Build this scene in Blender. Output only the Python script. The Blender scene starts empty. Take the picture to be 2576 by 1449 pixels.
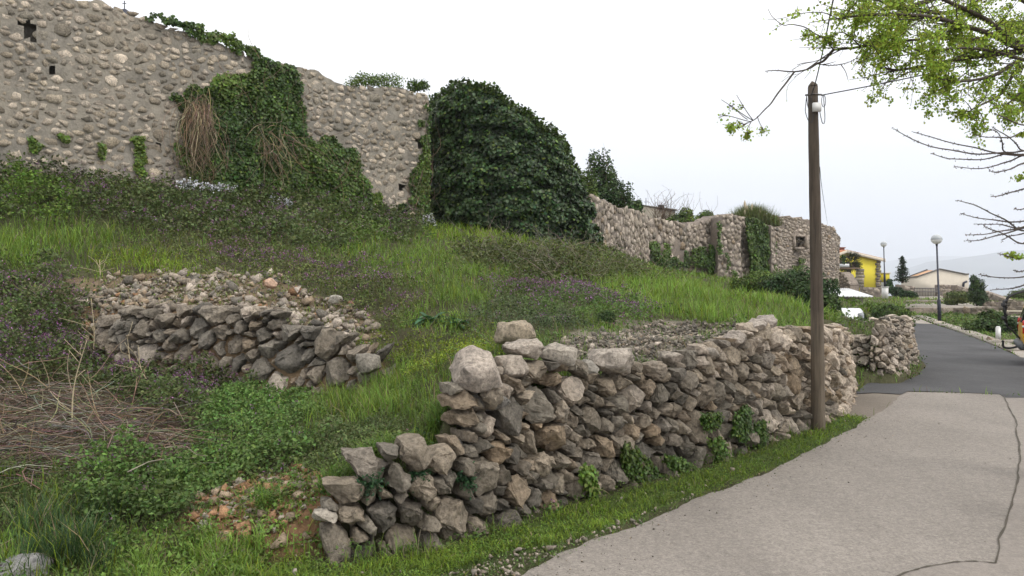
import bpy, bmesh, math, random
import numpy as np
from mathutils import Vector, Matrix, geometry
R = math.radians
rng = np.random.default_rng(11)
random.seed(11)
C = bpy.context.scene
COL = C.collection

# ------------------------------------------------------------ camera, world, sun, exposure
F = 1930.0; CU = 1288.0; HV = 703.0; EYE = 2.2
cam = bpy.data.cameras.new('camera'); camo = bpy.data.objects.new('camera', cam); COL.objects.link(camo)
camo.location = (0, 0, EYE); camo.rotation_euler = (R(90), 0, 0)
cam.sensor_width = 36; cam.lens = F / 2576 * 36; cam.shift_y = -(724.5 - HV) / 2576
cam.clip_start = 0.05; cam.clip_end = 60000
C.camera = camo
SUN_EL, SUN_AZ = 50, 122          # overcast, brightest over the sea behind the viewer's right
w = bpy.data.worlds.new('World'); C.world = w; w.use_nodes = True
nt = w.node_tree; N = nt.nodes; L = nt.links
bg = N['Background']; sky = N.new('ShaderNodeTexSky'); sky.sky_type = 'NISHITA'; sky.sun_disc = False
sky.sun_elevation = R(SUN_EL); sky.sun_rotation = R(SUN_AZ); sky.dust_density = 5; sky.air_density = 1.2
hs = N.new('ShaderNodeHueSaturation'); hs.inputs['Saturation'].default_value = 0.25; hs.inputs['Value'].default_value = 1.0
L.new(sky.outputs[0], hs.inputs['Color'])
tc = N.new('ShaderNodeTexCoord'); sx = N.new('ShaderNodeSeparateXYZ'); L.new(tc.outputs['Generated'], sx.inputs[0])
cr = N.new('ShaderNodeValToRGB'); L.new(sx.outputs['Z'], cr.inputs[0])     # cloud deck, brighter overhead
e = cr.color_ramp.elements
e[0].position = 0.0; e[0].color = (.48, .50, .545, 1); e[1].position = 1.0; e[1].color = (1, .98, .95, 1)
a = e.new(.12); a.color = (.57, .585, .62, 1)
a = e.new(.26); a.color = (.74, .745, .75, 1)
sc_ = N.new('ShaderNodeVectorMath'); sc_.operation = 'SCALE'; sc_.inputs['Scale'].default_value = 11.8
L.new(cr.outputs[0], sc_.inputs[0])
mx = N.new('ShaderNodeMix'); mx.data_type = 'RGBA'; mx.inputs[0].default_value = .85
L.new(hs.outputs[0], mx.inputs[6]); L.new(sc_.outputs[0], mx.inputs[7])
L.new(mx.outputs[2], bg.inputs['Color']); bg.inputs['Strength'].default_value = 0.1
sl = bpy.data.lights.new('sun', 'SUN'); sl.energy = 0.95; sl.angle = R(18); sl.color = (1, .96, .9)
so = bpy.data.objects.new('sun', sl); COL.objects.link(so)
sd = Vector((math.sin(R(SUN_AZ)) * math.cos(R(SUN_EL)), math.cos(R(SUN_AZ)) * math.cos(R(SUN_EL)), math.sin(R(SUN_EL))))
so.rotation_euler = sd.to_track_quat('Z', 'Y').to_euler()
C.view_settings.view_transform = 'Standard'; C.view_settings.look = 'None'
C.view_settings.exposure = 0.8; C.view_settings.gamma = 1.0
C.cycles.max_bounces = 6; C.cycles.diffuse_bounces = 3; C.cycles.transparent_max_bounces = 8
C.cycles.volume_bounces = 2; C.cycles.use_adaptive_sampling = True; C.cycles.adaptive_threshold = 0.02

# ------------------------------------------------------------ numeric helpers
def P(u, v, d): return np.array(((u - CU) / F * d, d, EYE - (v - HV) / F * d))
def G(u, v, z=0.0):
    d = (EYE - z) * F / (v - HV); return np.array(((u - CU) / F * d, d, z))
def proj(x, y, z):
    return CU + F * x / y, HV - F * (z - EYE) / y
def _h(i, j, k, s):
    n = (i * 374761393 + j * 668265263 + k * 2147483647 + s * 974711) & 0xffffffff
    n = ((n ^ (n >> 13)) * 1274126177) & 0xffffffff
    return ((n ^ (n >> 16)) & 0xffff) / 65535.0
def vnoise(p, s=0):
    p = np.asarray(p, float); i = np.floor(p).astype(np.int64); f = p - i; f = f * f * (3 - 2 * f)
    r = 0
    for a in (0, 1):
        for b in (0, 1):
            for c in (0, 1):
                wgt = (f[..., 0] if a else 1 - f[..., 0]) * (f[..., 1] if b else 1 - f[..., 1]) * (f[..., 2] if c else 1 - f[..., 2])
                r = r + wgt * _h(i[..., 0] + a, i[..., 1] + b, i[..., 2] + c, s)
    return r
def fbm(p, o=3, s=0):
    p = np.asarray(p, float); r = 0; a = .5; t = 0
    for k in range(o): r = r + a * vnoise(p * 2 ** k + 17.3 * k, s + k); t += a; a *= .5
    return r / t
def n2(x, y, f, s=0, o=3): return fbm(np.stack([x * f, y * f, np.zeros_like(x) + s * 3.7], -1), o, s)
def inpoly(px, py, poly):
    r = np.zeros(np.shape(px), bool); n = len(poly)
    for i in range(n):
        x0, y0 = poly[i]; x1, y1 = poly[(i + 1) % n]
        if y0 == y1: continue
        r ^= ((py < y0) != (py < y1)) & (px < (x1 - x0) * (py - y0) / (y1 - y0) + x0)
    return r
def spline(pts, n=6):
    pts = [np.array(p, float) for p in pts]
    if len(pts) < 3: return [pts[0] + (pts[-1] - pts[0]) * t for t in np.linspace(0, 1, n + 1)]
    q = [2 * pts[0] - pts[1]] + pts + [2 * pts[-1] - pts[-2]]; o = []
    for i in range(1, len(q) - 2):
        for t in np.linspace(0, 1, n, endpoint=False):
            a, b, c, d = q[i - 1], q[i], q[i + 1], q[i + 2]
            o.append(.5 * (2 * b + (c - a) * t + (2 * a - 5 * b + 4 * c - d) * t * t + (3 * b - a - 3 * c + d) * t ** 3))
    o.append(pts[-1]); return o

# ------------------------------------------------------------ object helpers
def tag(o, label=None, cat=None, group=None, kind=None):
    if label: o['label'] = label
    if cat: o['category'] = cat
    if group: o['group'] = group
    if kind: o['kind'] = kind
    return o
def empty(name, loc, label=None, cat=None, group=None):
    o = bpy.data.objects.new(name, None); COL.objects.link(o); o.location = tuple(loc); o.empty_display_size = .2
    return tag(o, label, cat, group)
def np_mesh(name, V, Fs, mat, parent=None, col=None, smooth=False, origin=None):
    """V (n,3) world coordinates, Fs list of (m,k) index arrays, col (n,3)"""
    V = np.asarray(V, float)
    if parent is not None and origin is None: origin = None
    off = np.array(parent_world(parent)) if parent is not None else (np.array(origin, float) if origin is not None else np.zeros(3))
    me = bpy.data.meshes.new(name); me.vertices.add(len(V)); me.vertices.foreach_set('co', (V - off).astype(np.float32).ravel())
    Fs = [np.asarray(f, np.int64) for f in Fs if len(f)]
    nl = sum(f.size for f in Fs); npoly = sum(len(f) for f in Fs)
    me.loops.add(nl); me.loops.foreach_set('vertex_index', np.concatenate([f.ravel() for f in Fs]).astype(np.int32))
    st = []; b = 0
    for f in Fs: st.append(b + np.arange(len(f)) * f.shape[1]); b += f.size
    me.polygons.add(npoly); me.polygons.foreach_set('loop_start', np.concatenate(st).astype(np.int32))
    me.update(calc_edges=True)
    if col is not None:
        at = me.color_attributes.new('Col', 'FLOAT_COLOR', 'POINT')
        c4 = np.ones((len(V), 4), np.float32); c4[:, :3] = col; at.data.foreach_set('color', c4.ravel())
    if smooth: me.polygons.foreach_set('use_smooth', np.ones(npoly, bool))
    if mat: me.materials.append(mat)
    o = bpy.data.objects.new(name, me); COL.objects.link(o)
    if parent is not None: o.parent = parent
    elif origin is not None: o.location = tuple(origin)
    return o
def parent_world(p):
    r = np.array(p.location)
    while p.parent: p = p.parent; r = r + np.array(p.location)
    return r
class MB:
    """collects world-space shapes into ONE mesh"""
    def __init__(s): s.V = []; s.F = {}; s.C = []; s.n = 0
    def add(s, V, Fs, col=(1, 1, 1)):
        V = np.asarray(V, float)
        for f in Fs:
            f = np.asarray(f)
            if len(f): s.F.setdefault(f.shape[1], []).append(f + s.n)
        s.V.append(V); c = np.asarray(col, float); s.C.append(np.broadcast_to(c, (len(V), 3))); s.n += len(V); return s
    def box(s, c, d, rz=0, col=(1, 1, 1), m=None):
        c = np.array(c, float); d = np.array(d, float) / 2
        V = np.array([(x, y, z) for x in (-1, 1) for y in (-1, 1) for z in (-1, 1)]) * d
        if m is not None: V = V @ np.array(m).T
        if rz: ca, sa = math.cos(rz), math.sin(rz); V = V @ np.array([[ca, sa, 0], [-sa, ca, 0], [0, 0, 1]])
        return s.add(V + c, [np.array([(0, 1, 3, 2), (4, 6, 7, 5), (0, 4, 5, 1), (2, 3, 7, 6), (0, 2, 6, 4), (1, 5, 7, 3)])], col)
    def tube(s, pts, r, n=6, col=(1, 1, 1), cap=True):
        pts = np.array(pts, float); k = len(pts); r = np.broadcast_to(np.asarray(r, float), (k,))
        t = np.gradient(pts, axis=0); t /= np.linalg.norm(t, axis=1)[:, None] + 1e-9
        up = np.array((0, 0, 1.)) if abs(t[0][2]) < .9 else np.array((1., 0, 0))
        a = np.cross(t, up); a /= np.linalg.norm(a, axis=1)[:, None] + 1e-9; b = np.cross(t, a)
        th = np.arange(n) / n * 2 * math.pi
        V = (pts[:, None] + r[:, None, None] * (np.cos(th)[None, :, None] * a[:, None] + np.sin(th)[None, :, None] * b[:, None])).reshape(-1, 3)
        i = np.arange(k - 1)[:, None] * n; j = np.arange(n)[None]; j2 = (j + 1) % n
        q = np.stack([i + j, i + j2, i + n + j2, i + n + j], -1).reshape(-1, 4); Fs = [q]
        if cap and n > 3: Fs.append(np.array([list(range(n))[::-1]])) ; Fs.append(np.array([[(k - 1) * n + x for x in range(n)]]))
        return s.add(V, Fs, col)
    def lathe(s, c, prof, n=20, col=(1, 1, 1)):
        prof = np.array(prof, float); k = len(prof); th = np.arange(n) / n * 2 * math.pi
        V = np.zeros((k, n, 3)); V[:, :, 0] = prof[:, :1] * np.cos(th); V[:, :, 1] = prof[:, :1] * np.sin(th); V[:, :, 2] = prof[:, 1:]
        i = np.arange(k - 1)[:, None] * n; j = np.arange(n)[None]; j2 = (j + 1) % n
        return s.add(V.reshape(-1, 3) + np.array(c), [np.stack([i + j, i + j2, i + n + j2, i + n + j], -1).reshape(-1, 4)], col)
    def prism(s, poly, z0, z1, col=(1, 1, 1)):
        n = len(poly); V = [(p[0], p[1], z0) for p in poly] + [(p[0], p[1], z1) for p in poly]
        return s.add(V, [np.array([list(range(n))[::-1]]), np.array([[n + i for i in range(n)]]), np.array([(i, (i + 1) % n, n + (i + 1) % n, n + i) for i in range(n)])], col)
    def build(s, name, mat, parent=None, smooth=False, origin=None):
        V = np.concatenate(s.V); 
        return np_mesh(name, V, [np.concatenate(f) for f in s.F.values()], mat, parent, np.concatenate(s.C), smooth, origin)

# ------------------------------------------------------------ materials
def newmat(name):
    m = bpy.data.materials.new(name); m.use_nodes = True; return m, m.node_tree.nodes, m.node_tree.links, m.node_tree.nodes['Principled BSDF']
def nz(n, l, vec, scale, detail=5, rough=.6):
    t = n.new('ShaderNodeTexNoise'); t.inputs['Scale'].default_value = scale; t.inputs['Detail'].default_value = detail; t.inputs['Roughness'].default_value = rough
    l.new(vec, t.inputs['Vector']); return t
def ramp(n, l, src, stops):
    r = n.new('ShaderNodeValToRGB'); l.new(src, r.inputs[0]); e = r.color_ramp.elements
    for i, (p, c) in enumerate(stops):
        x = e[i] if i < 2 else e.new(p); x.position = p; x.color = (*c, 1) if len(c) == 3 else c
    return r
def mixc(n, l, a, b, fac, mode='MIX'):
    m = n.new('ShaderNodeMix'); m.data_type = 'RGBA'; m.blend_type = mode
    for s, x in ((0, fac), (6, a), (7, b)):
        if hasattr(x, 'is_output') or isinstance(x, bpy.types.NodeSocket): l.new(x, m.inputs[s])
        elif s == 0: m.inputs[0].default_value = x
        else: m.inputs[s].default_value = (*x, 1)
    return m.outputs[2]
def g3(v): return (v, v, v)
def bump(n, l, b, src, strength=.5, dist=.02):
    x = n.new('ShaderNodeBump'); x.inputs['Strength'].default_value = strength; x.inputs['Distance'].default_value = dist
    l.new(src, x.inputs['Height']); l.new(x.outputs[0], b.inputs['Normal'])
def leafmat(name, trans=.3, rough=.6, tint=(1, 1, 1)):
    m, n, l, b = newmat(name); at = n.new('ShaderNodeAttribute'); at.attribute_name = 'Col'
    tc = n.new('ShaderNodeTexCoord'); q = nz(n, l, tc.outputs['Object'], 9, 3)
    c = mixc(n, l, at.outputs['Color'], ramp(n, l, q.outputs[0], [(.3, g3(.72)), (.7, g3(1.25))]).outputs[0], 1.0, 'MULTIPLY')
    l.new(c, b.inputs['Base Color']); b.inputs['Roughness'].default_value = rough; b.inputs['Specular IOR Level'].default_value = .25
    t = n.new('ShaderNodeBsdfTranslucent'); l.new(c, t.inputs[0]); ms = n.new('ShaderNodeMixShader'); ms.inputs[0].default_value = trans
    l.new(b.outputs[0], ms.inputs[1]); l.new(t.outputs[0], ms.inputs[2]); l.new(ms.outputs[0], n['Material Output'].inputs[0]); return m
def rockmat(name, lichen=.5, scale=1.0, bs=.6):
    m, n, l, b = newmat(name); at = n.new('ShaderNodeAttribute'); at.attribute_name = 'Col'; tc = n.new('ShaderNodeTexCoord'); o = tc.outputs['Object']
    a1 = nz(n, l, o, 3.5 * scale, 6, .65); a2 = nz(n, l, o, 26 * scale, 6, .7); a3 = nz(n, l, o, 90 * scale, 3, .6); a4 = nz(n, l, o, 7 * scale, 8, .75)
    c = mixc(n, l, at.outputs['Color'], ramp(n, l, a1.outputs[0], [(.32, (.62, .62, .61)), (.68, (1.36, 1.32, 1.25))]).outputs[0], 1.0, 'MULTIPLY')
    c = mixc(n, l, c, ramp(n, l, a2.outputs[0], [(.34, g3(.45)), (.5, g3(1)), (.68, g3(1.5))]).outputs[0], .85, 'MULTIPLY')
    c = mixc(n, l, c, (.055, .052, .047), ramp(n, l, a4.outputs[0], [(.56, g3(0)), (.66, g3(lichen))]).outputs[0])
    c = mixc(n, l, c, (.50, .47, .42), ramp(n, l, nz(n, l, o, 11 * scale, 7, .8).outputs[0], [(.62, g3(0)), (.70, g3(.45))]).outputs[0])
    l.new(c, b.inputs['Base Color']); b.inputs['Roughness'].default_value = .95; b.inputs['Specular IOR Level'].default_value = .2
    s = n.new('ShaderNodeMath'); s.operation = 'MULTIPLY_ADD'; s.inputs[1].default_value = .5; l.new(a3.outputs[0], s.inputs[0]); l.new(a2.outputs[0], s.inputs[2])
    bump(n, l, b, s.outputs[0], bs, .045); return m
def plain(name, col, rough=.7, metal=0, var=.15, scale=6, bs=.1, spec=.4, bd=.01):
    m, n, l, b = newmat(name); tc = n.new('ShaderNodeTexCoord'); q = nz(n, l, tc.outputs['Object'], scale, 6, .65)
    c = mixc(n, l, col, ramp(n, l, q.outputs[0], [(.25, g3(1 - 2 * var)), (.75, g3(1 + 2 * var))]).outputs[0], 1.0, 'MULTIPLY')
    l.new(c, b.inputs['Base Color']); b.inputs['Roughness'].default_value = rough; b.inputs['Metallic'].default_value = metal; b.inputs['Specular IOR Level'].default_value = spec
    q2 = nz(n, l, tc.outputs['Object'], scale * 6, 4, .6); bump(n, l, b, q2.outputs[0], bs, bd); return m
M_leaf = leafmat('leaf'); M_ivy = leafmat('ivy_leaf', .12, .42); M_grass = leafmat('grass_blade', .35, .55); M_spring = leafmat('spring_leaf', .45, .6)
M_rock = rockmat('limestone', .75); M_clean = rockmat('pale_limestone', .3, 1.2); M_far = rockmat('castle_stone', .25, .9, .8)
M_twig = leafmat('dry_stem', 0.0, .8)
def vcmat(name, rough=.6, spec=.4):
    m, n, l, b = newmat(name); at = n.new('ShaderNodeAttribute'); at.attribute_name = 'Col'; tc = n.new('ShaderNodeTexCoord'); q = nz(n, l, tc.outputs['Object'], 8, 5)
    l.new(mixc(n, l, at.outputs['Color'], ramp(n, l, q.outputs[0], [(.3, g3(.85)), (.7, g3(1.12))]).outputs[0], 1.0, 'MULTIPLY'), b.inputs['Base Color'])
    b.inputs['Roughness'].default_value = rough; b.inputs['Specular IOR Level'].default_value = spec; return m
M_vc = vcmat('painted_matter')

# mortar of the castle walls: rough grey-beige lime mortar with stains
def mortarmat(name, col, dark=.6):
    m, n, l, b = newmat(name); tc = n.new('ShaderNodeTexCoord'); o = tc.outputs['Object']
    a = nz(n, l, o, .35, 5, .6); c = nz(n, l, o, 5, 8, .7); d = nz(n, l, o, 22, 5, .7)
    mp = n.new('ShaderNodeMapping'); mp.inputs['Scale'].default_value = (1.6, 1.6, .22); l.new(o, mp.inputs[0]); st = nz(n, l, mp.outputs[0], 1, 6, .7)
    x = mixc(n, l, col, ramp(n, l, a.outputs[0], [(.3, (.70, .72, .76)), (.7, (1.15, 1.12, 1.08))]).outputs[0], 1.0, 'MULTIPLY')
    x = mixc(n, l, x, ramp(n, l, c.outputs[0], [(.3, g3(.55)), (.52, g3(1)), (.75, g3(1.3))]).outputs[0], .8, 'MULTIPLY')
    x = mixc(n, l, x, ramp(n, l, st.outputs[0], [(.52, g3(1)), (.68, g3(dark))]).outputs[0], .8, 'MULTIPLY')
    l.new(x, b.inputs['Base Color']); b.inputs['Roughness'].default_value = .95; b.inputs['Specular IOR Level'].default_value = .15
    s = n.new('ShaderNodeMath'); s.operation = 'ADD'; l.new(c.outputs[0], s.inputs[0]); l.new(d.outputs[0], s.inputs[1]); bump(n, l, b, s.outputs[0], .9, .04); return m
M_mortar = mortarmat('lime_mortar', (.335, .302, .248)); M_mortar2 = mortarmat('pale_mortar', (.29, .245, .205), .75)

def soilmat():
    m, n, l, b = newmat('soil'); at = n.new('ShaderNodeAttribute'); at.attribute_name = 'Col'; tc = n.new('ShaderNodeTexCoord'); o = tc.outputs['Object']
    a = nz(n, l, o, 3, 8, .7); d = nz(n, l, o, 30, 5, .7)
    c = mixc(n, l, at.outputs['Color'], ramp(n, l, a.outputs[0], [(.3, g3(.55)), (.7, g3(1.4))]).outputs[0], 1.0, 'MULTIPLY')
    c = mixc(n, l, c, ramp(n, l, d.outputs[0], [(.3, g3(.6)), (.7, g3(1.5))]).outputs[0], .8, 'MULTIPLY')
    l.new(c, b.inputs['Base Color']); b.inputs['Roughness'].default_value = 1; b.inputs['Specular IOR Level'].default_value = .1
    bump(n, l, b, d.outputs[0], .8, .03); return m
M_soil = soilmat()
def roadmat(name, base, speck, scale=48, patch=.06):
    m, n, l, b = newmat(name); tc = n.new('ShaderNodeTexCoord'); o = tc.outputs['Object']
    a = nz(n, l, o, .5, 6, .6); g = nz(n, l, o, scale, 4, .8); g2 = nz(n, l, o, 14, 6, .75)
    mp = n.new('ShaderNodeMapping'); mp.inputs['Rotation'].default_value = (0, 0, R(-30)); mp.inputs['Scale'].default_value = (.9, .12, 1); l.new(o, mp.inputs[0]); t = nz(n, l, mp.outputs[0], 1.3, 4, .6)
    c = mixc(n, l, base, ramp(n, l, a.outputs[0], [(.3, g3(1 - patch)), (.7, g3(1 + patch))]).outputs[0], 1.0, 'MULTIPLY')
    c = mixc(n, l, c, ramp(n, l, t.outputs[0], [(.3, g3(.92)), (.7, g3(1.07))]).outputs[0], 1.0, 'MULTIPLY')
    c = mixc(n, l, c, ramp(n, l, g2.outputs[0], [(.3, g3(.82)), (.7, g3(1.15))]).outputs[0], 1.0, 'MULTIPLY')
    c = mixc(n, l, c, ramp(n, l, g.outputs[0], [(.3, g3(1 - speck)), (.5, g3(1)), (.7, g3(1 + speck))]).outputs[0], 1.0, 'MULTIPLY')
    l.new(c, b.inputs['Base Color']); b.inputs['Roughness'].default_value = .85; b.inputs['Specular IOR Level'].default_value = .25
    bump(n, l, b, g.outputs[0], .5, .006); return m
M_road = roadmat('worn_concrete_road', (.222, .198, .174), .38, 48, .11); M_road2 = roadmat('smooth_pink_concrete', (.226, .200, .176), .2)
M_asph = roadmat('asphalt', (.064, .063, .065), .3, 60, .3); M_slab = roadmat('old_slab', (.17, .145, .118), .3, 40, .2)
M_path = roadmat('pale_path', (.30, .268, .23), .2)

# ------------------------------------------------------------ layout lines (world x, y), from the photograph
W1 = [(840,1425,.55),(914,1412,.74),(1014,1398,.84),(1090,1385,.82),(1150,1366,.84),(1187,1355,.90),(1192,1353,1.26),(1300,1318,1.36),(1420,1275,1.36),(1520,1247,1.28),(1650,1208,1.22),(1750,1184,1.27),
      (1850,1150,1.42),(1920,1125,1.58),(2000,1095,1.48),(2060,1074,1.46),(2105,1052,1.43),(2130,1035,1.40),(2142,1010,1.34),(2148,985,1.22)]
W1 = [(*G(u, v)[:2], h) for u, v, h in W1]          # x, y, top height above the road
# middle wall: u, vbase, d, vtop
W2 = [(235,905,12.3,800),(300,945,11.8,790),(390,955,11.6,775),(480,962,11.4,772),(560,968,11.2,770),(640,975,11.0,782),(740,990,10.7,815),(850,1002,10.4,852),(925,985,10.3,880),(985,950,10.3,900)]
W2 = [(*P(u, v, d)[:2], P(u, v, d)[2], P(u, vt, d + .15)[2]) for u, v, d, vt in W2]
def offs(line, o):
    p = np.array([q[:2] for q in line]); t = np.gradient(p, axis=0); t /= np.linalg.norm(t, axis=1)[:, None]
    return p + np.stack([-t[:, 1], t[:, 0]], 1) * o       # positive = away from the viewer
W1b = offs(W1, .42); W2b = offs(W2, .38)
ctl = []; cons = []
def cp(*p): ctl.append(p)
def chain(pts, close=False):
    i0 = len(ctl); ctl.extend(tuple(p) for p in pts); cons.extend((i, i + 1) for i in range(i0, len(ctl) - 1))
chain([(x, y, .04) for (x, y, h) in W1]); W1m = offs(W1, .17); chain([(x, y, .05) for x, y in W1m]); chain([(W1b[i][0], W1b[i][1], W1[i][2] - (.12 if i > 5 else .16)) for i in range(len(W1))])
chain([(a[0], a[1], a[2]) for a in W2]); chain([(W2b[i][0], W2b[i][1], W2[i][3] - .14) for i in range(len(W2))])
CAST = [(-300,17.3),(0,20),(300,21.7),(620,23.6),(880,25.8),(1075,27.6)]
CAST = [((u - CU) / F * d, d) for u, d in CAST]
for t in [
  # bottom of the frame and the hollow at the left
  (-200,1449,5.7),(0,1449,5.65),(200,1449,5.66),(420,1440,5.74),(600,1430,5.8),(730,1420,5.85),(800,1400,5.95),(-200,1300,6.6),(100,1320,6.7),(330,1300,6.9),(480,1330,6.6),(600,1250,7.1),(700,1200,7.4),(790,1180,7.1),
  (-200,1150,8.1),(100,1150,8.1),(300,1150,8.3),(500,1130,8.7),(620,1080,9.0),(740,1060,8.8),(-300,1000,10),(0,1000,10),(200,1000,10.2),(380,1000,10.6),(560,1020,10.4),(720,1040,9.9),
  (850,1090,8.2),(880,1040,9.2),(1000,1060,7.9),(1080,1030,7.8),(1000,985,8.8),(1150,985,7.5),(900,1125,7.2),(1000,1120,6.9),(1100,1108,7.05),(1160,1080,7.2),
  (-300,850,11.8),(60,860,11.8),(160,840,12.1),(200,760,13.1),(0,720,13.2),(-300,700,13.5),
  # terrace above the middle wall
  (1000,900,10.6),(1060,930,9.3),(1120,900,8.9),(1250,880,8.6),(1100,840,10.9),(980,830,11.8),(900,800,12.2),(800,760,12.9),(700,715,13.6),(560,692,14.1),(430,690,14.2),(300,715,13.8),(250,745,13.2),(450,735,13.0),(600,740,12.7),(750,800,12.0),(880,845,11.4),
  (0,660,14.6),(200,660,14.9),(400,650,15.2),(640,650,15.6),(860,700,14.6),(1050,740,13.4),(1250,790,11.9),(1400,810,11.3),(1450,850,9.9),(1600,860,10.2),(1700,850,10.9),(1800,830,11.4),(1600,810,12.2),(1880,812,12.1),(1960,815,12.6),
  (-200,600,16.4),(0,600,16.3),(200,590,17),(400,590,17.4),(600,590,18.2),(800,610,18.4),(1000,660,17.2),(1200,700,16.1),(1500,745,15.6),(1750,775,15.3),(1950,792,15.6),
  (0,520,18.0),(250,520,18.8),(500,540,20),(750,560,21.5),(1000,600,21),(1250,650,20.6),(1500,690,20.5),(1750,730,20.5),(1950,765,19.5),(2050,786,17.8),
  # foot of the castle
  (1200,590,28.3),(1350,602,27.6),(1500,640,27.0),(1600,690,28),(1750,712,28),(1900,728,27),(2000,745,26),(2060,760,24),
  (1490,612,31),(1640,680,36),(1800,697,42),(1950,692,47),(2105,718,52),(1700,705,34),(1900,718,36),(2040,735,38),(2120,752,36),(1250,575,36),(1500,590,45),
  ]: cp(*P(*t))
for (x, y), zb in zip(CAST, (5.05, 4.95, 4.9, 4.75, 4.5, 4.25)): cp(x, y, zb); cp(x - 1.5, y + 3, zb + 1)
for t in [(5.9,16.2,1.05),(7.7,17.6,1.05),(9.2,19.6,1.1),(7.9,20.5,1.15),(9.2,21.0,.95),(6.7,15.2,.04),(7.2,16.0,.03),(8.1,15.9,0),(10.5,19.2,0),(10.9,20.4,0),(10.2,22.0,.1),(9.5,24,.2),(12.5,25,0),(12.6,27.6,0),(10.5,28.5,.1),(9.3,28,.5),(15.4,32,0),(17.5,38,0),(20,46,0),(14,31,.1),
          (15,37,.35),(17,42,.3),(22,50,.3),(19.5,50,1.2),
          # roads and the flat right-hand side
          (-30,1,0),(-12,5.2,0),(-6,5,0),(-3,4.6,0),(0,5,0),(3,5.5,0),(30,2,0),(30,12,0),(14,20,0),(20,20,0),(22,30,-.05),(21,38,-.05),(24,46,-.05),(30,44,-.1),(45,40,-.3),(-30,-10,0),(30,-10,0),(1,6.4,0),(4.5,8.5,0),(7,12.5,0),(8.5,14.5,0),
          # terraces
          (24.5,50,-.05),(35,50,-.1),(45,50,-.1),(24.5,52,.25),(45,52,.25),(27,62,.28),(45,62,.28),(28,63.5,.5),(45,63.5,.5),(30,78,.45),(60,80,.2),(40,100,.3),(20,70,1),(60,130,-1),(30,130,0),(0,60,4),(0,130,0),(-40,40,6),(-40,130,0),(-60,20,5),(-30,28,6),(-10,36,6),
          (120,60,-6),(120,140,-20),(-120,140,-8),(-120,0,0),(120,0,-3),(0,300,-38),(150,300,-38),(-200,300,-38),(400,200,-38),(-400,200,-38),(-400,-200,-10),(400,-200,-20),(-400,600,-40),(400,600,-40)]: cp(*t)
vs, es, fs, ov, oe, of = geometry.delaunay_2d_cdt([Vector(p[:2]) for p in ctl], cons, [], 0, 1e-4)
cz = np.array([ctl[o[0]][2] if o else 0.0 for o in ov]); cv = np.array([tuple(v) for v in vs])
for i, o in enumerate(ov):
    if not o: k = np.argmin([(cv[i][0] - c[0]) ** 2 + (cv[i][1] - c[1]) ** 2 for c in ctl]); cz[i] = ctl[k][2]
def rawheight(x, y):
    z = np.full(x.shape, -38.0)
    for a, b, c in fs:
        A, B, D = cv[a], cv[b], cv[c]; den = (B[1] - D[1]) * (A[0] - D[0]) + (D[0] - B[0]) * (A[1] - D[1])
        if abs(den) < 1e-12: continue
        l1 = ((B[1] - D[1]) * (x - D[0]) + (D[0] - B[0]) * (y - D[1])) / den; l2 = ((D[1] - A[1]) * (x - D[0]) + (A[0] - D[0]) * (y - D[1])) / den
        m = (l1 >= -1e-7) & (l2 >= -1e-7) & (l1 + l2 <= 1 + 1e-7); z[m] = (l1 * cz[a] + l2 * cz[b] + (1 - l1 - l2) * cz[c])[m]
    return z
def axis(lo, hi, step, far):
    a = list(np.arange(lo, hi + 1e-6, step)); s = step
    while a[-1] < far[1]: s *= 1.25; a.append(a[-1] + s)
    s = step
    while a[0] > far[0]: s *= 1.25; a.insert(0, a[0] - s)
    return np.array(a)
gx = np.unique(np.round(np.concatenate([axis(-14, 11.5, .11, (-380, 11.5)), np.arange(11.7, 30, .25), axis(30, 31, .5, (30, 380))]), 4))
gy = np.unique(np.round(np.concatenate([axis(4.5, 20, .11, (-180, 20)), np.arange(20.2, 26, .2), np.arange(26, 56, .4), axis(56, 57, .5, (56, 580))]), 4))
GX, GY = np.meshgrid(gx, gy, indexing='xy')
GZ = rawheight(GX, GY)
hill = np.clip((GZ - .06) / .5, 0, 1) * (GY > 3) * (GY < 130)
road_side = GZ < .12
GZ = GZ + hill * ((n2(GX, GY, .9, 1) - .5) * .22 + (n2(GX, GY, 3.1, 2) - .5) * .09) 
GZ = GZ + np.where(road_side, 0, 1) * 0
K = GZ.copy(); K[1:-1, 1:-1] = (GZ[1:-1, 1:-1] * 4 + GZ[:-2, 1:-1] + GZ[2:, 1:-1] + GZ[1:-1, :-2] + GZ[1:-1, 2:]) / 8
flatm = (GY > 4) & (GY < 20) & (GZ < 1.8) & (GX > -1.6)
GZ = np.where(flatm, GZ, K)
ROAD = [G(1290, 1460), G(1423, 1394), G(1603, 1325), G(1748, 1259), G(1932, 1190), G(2117, 1094), G(2192, 1052), G(2282, 987)]
edge0 = [(-30, 3.0), (-8, 4.2), (-2.4, 5.0)] + [tuple(q[:2]) for q in ROAD]
UNDER = [edge0 + [tuple(G(2700, 1004)[:2]), (13, 13), (13, -6), (-30, -6)],
         [tuple(q[:2]) for q in (G(2150, 993), G(2110, 1044), G(2190, 1053), G(2284, 986), G(2700, 1004), G(2700, 1000), G(2760, 985))] + [(14.2, 20.8), (14.3, 21.6), (16.4, 26.5), (18.6, 32), (20.6, 37.6), (24, 46), (24.2, 50), (21, 49.5), (17.2, 35), (14.6, 30), (12.6, 26), (11.0, 21), (10.45, 19.4), (9.2, 17.4), (8.1, 16.1), (7.5, 16.2), (6.7, 14.9)],
         [(13.9, 20.3), (14.25, 21.5), (15.6, 24.2), (16.7, 24.3), (24, 24.6), (24, 14), (13.2, 14.3)]]
for pl in UNDER: mk = inpoly(GX, GY, pl); GZ[mk] = np.minimum(GZ[mk], -.02)
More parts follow.
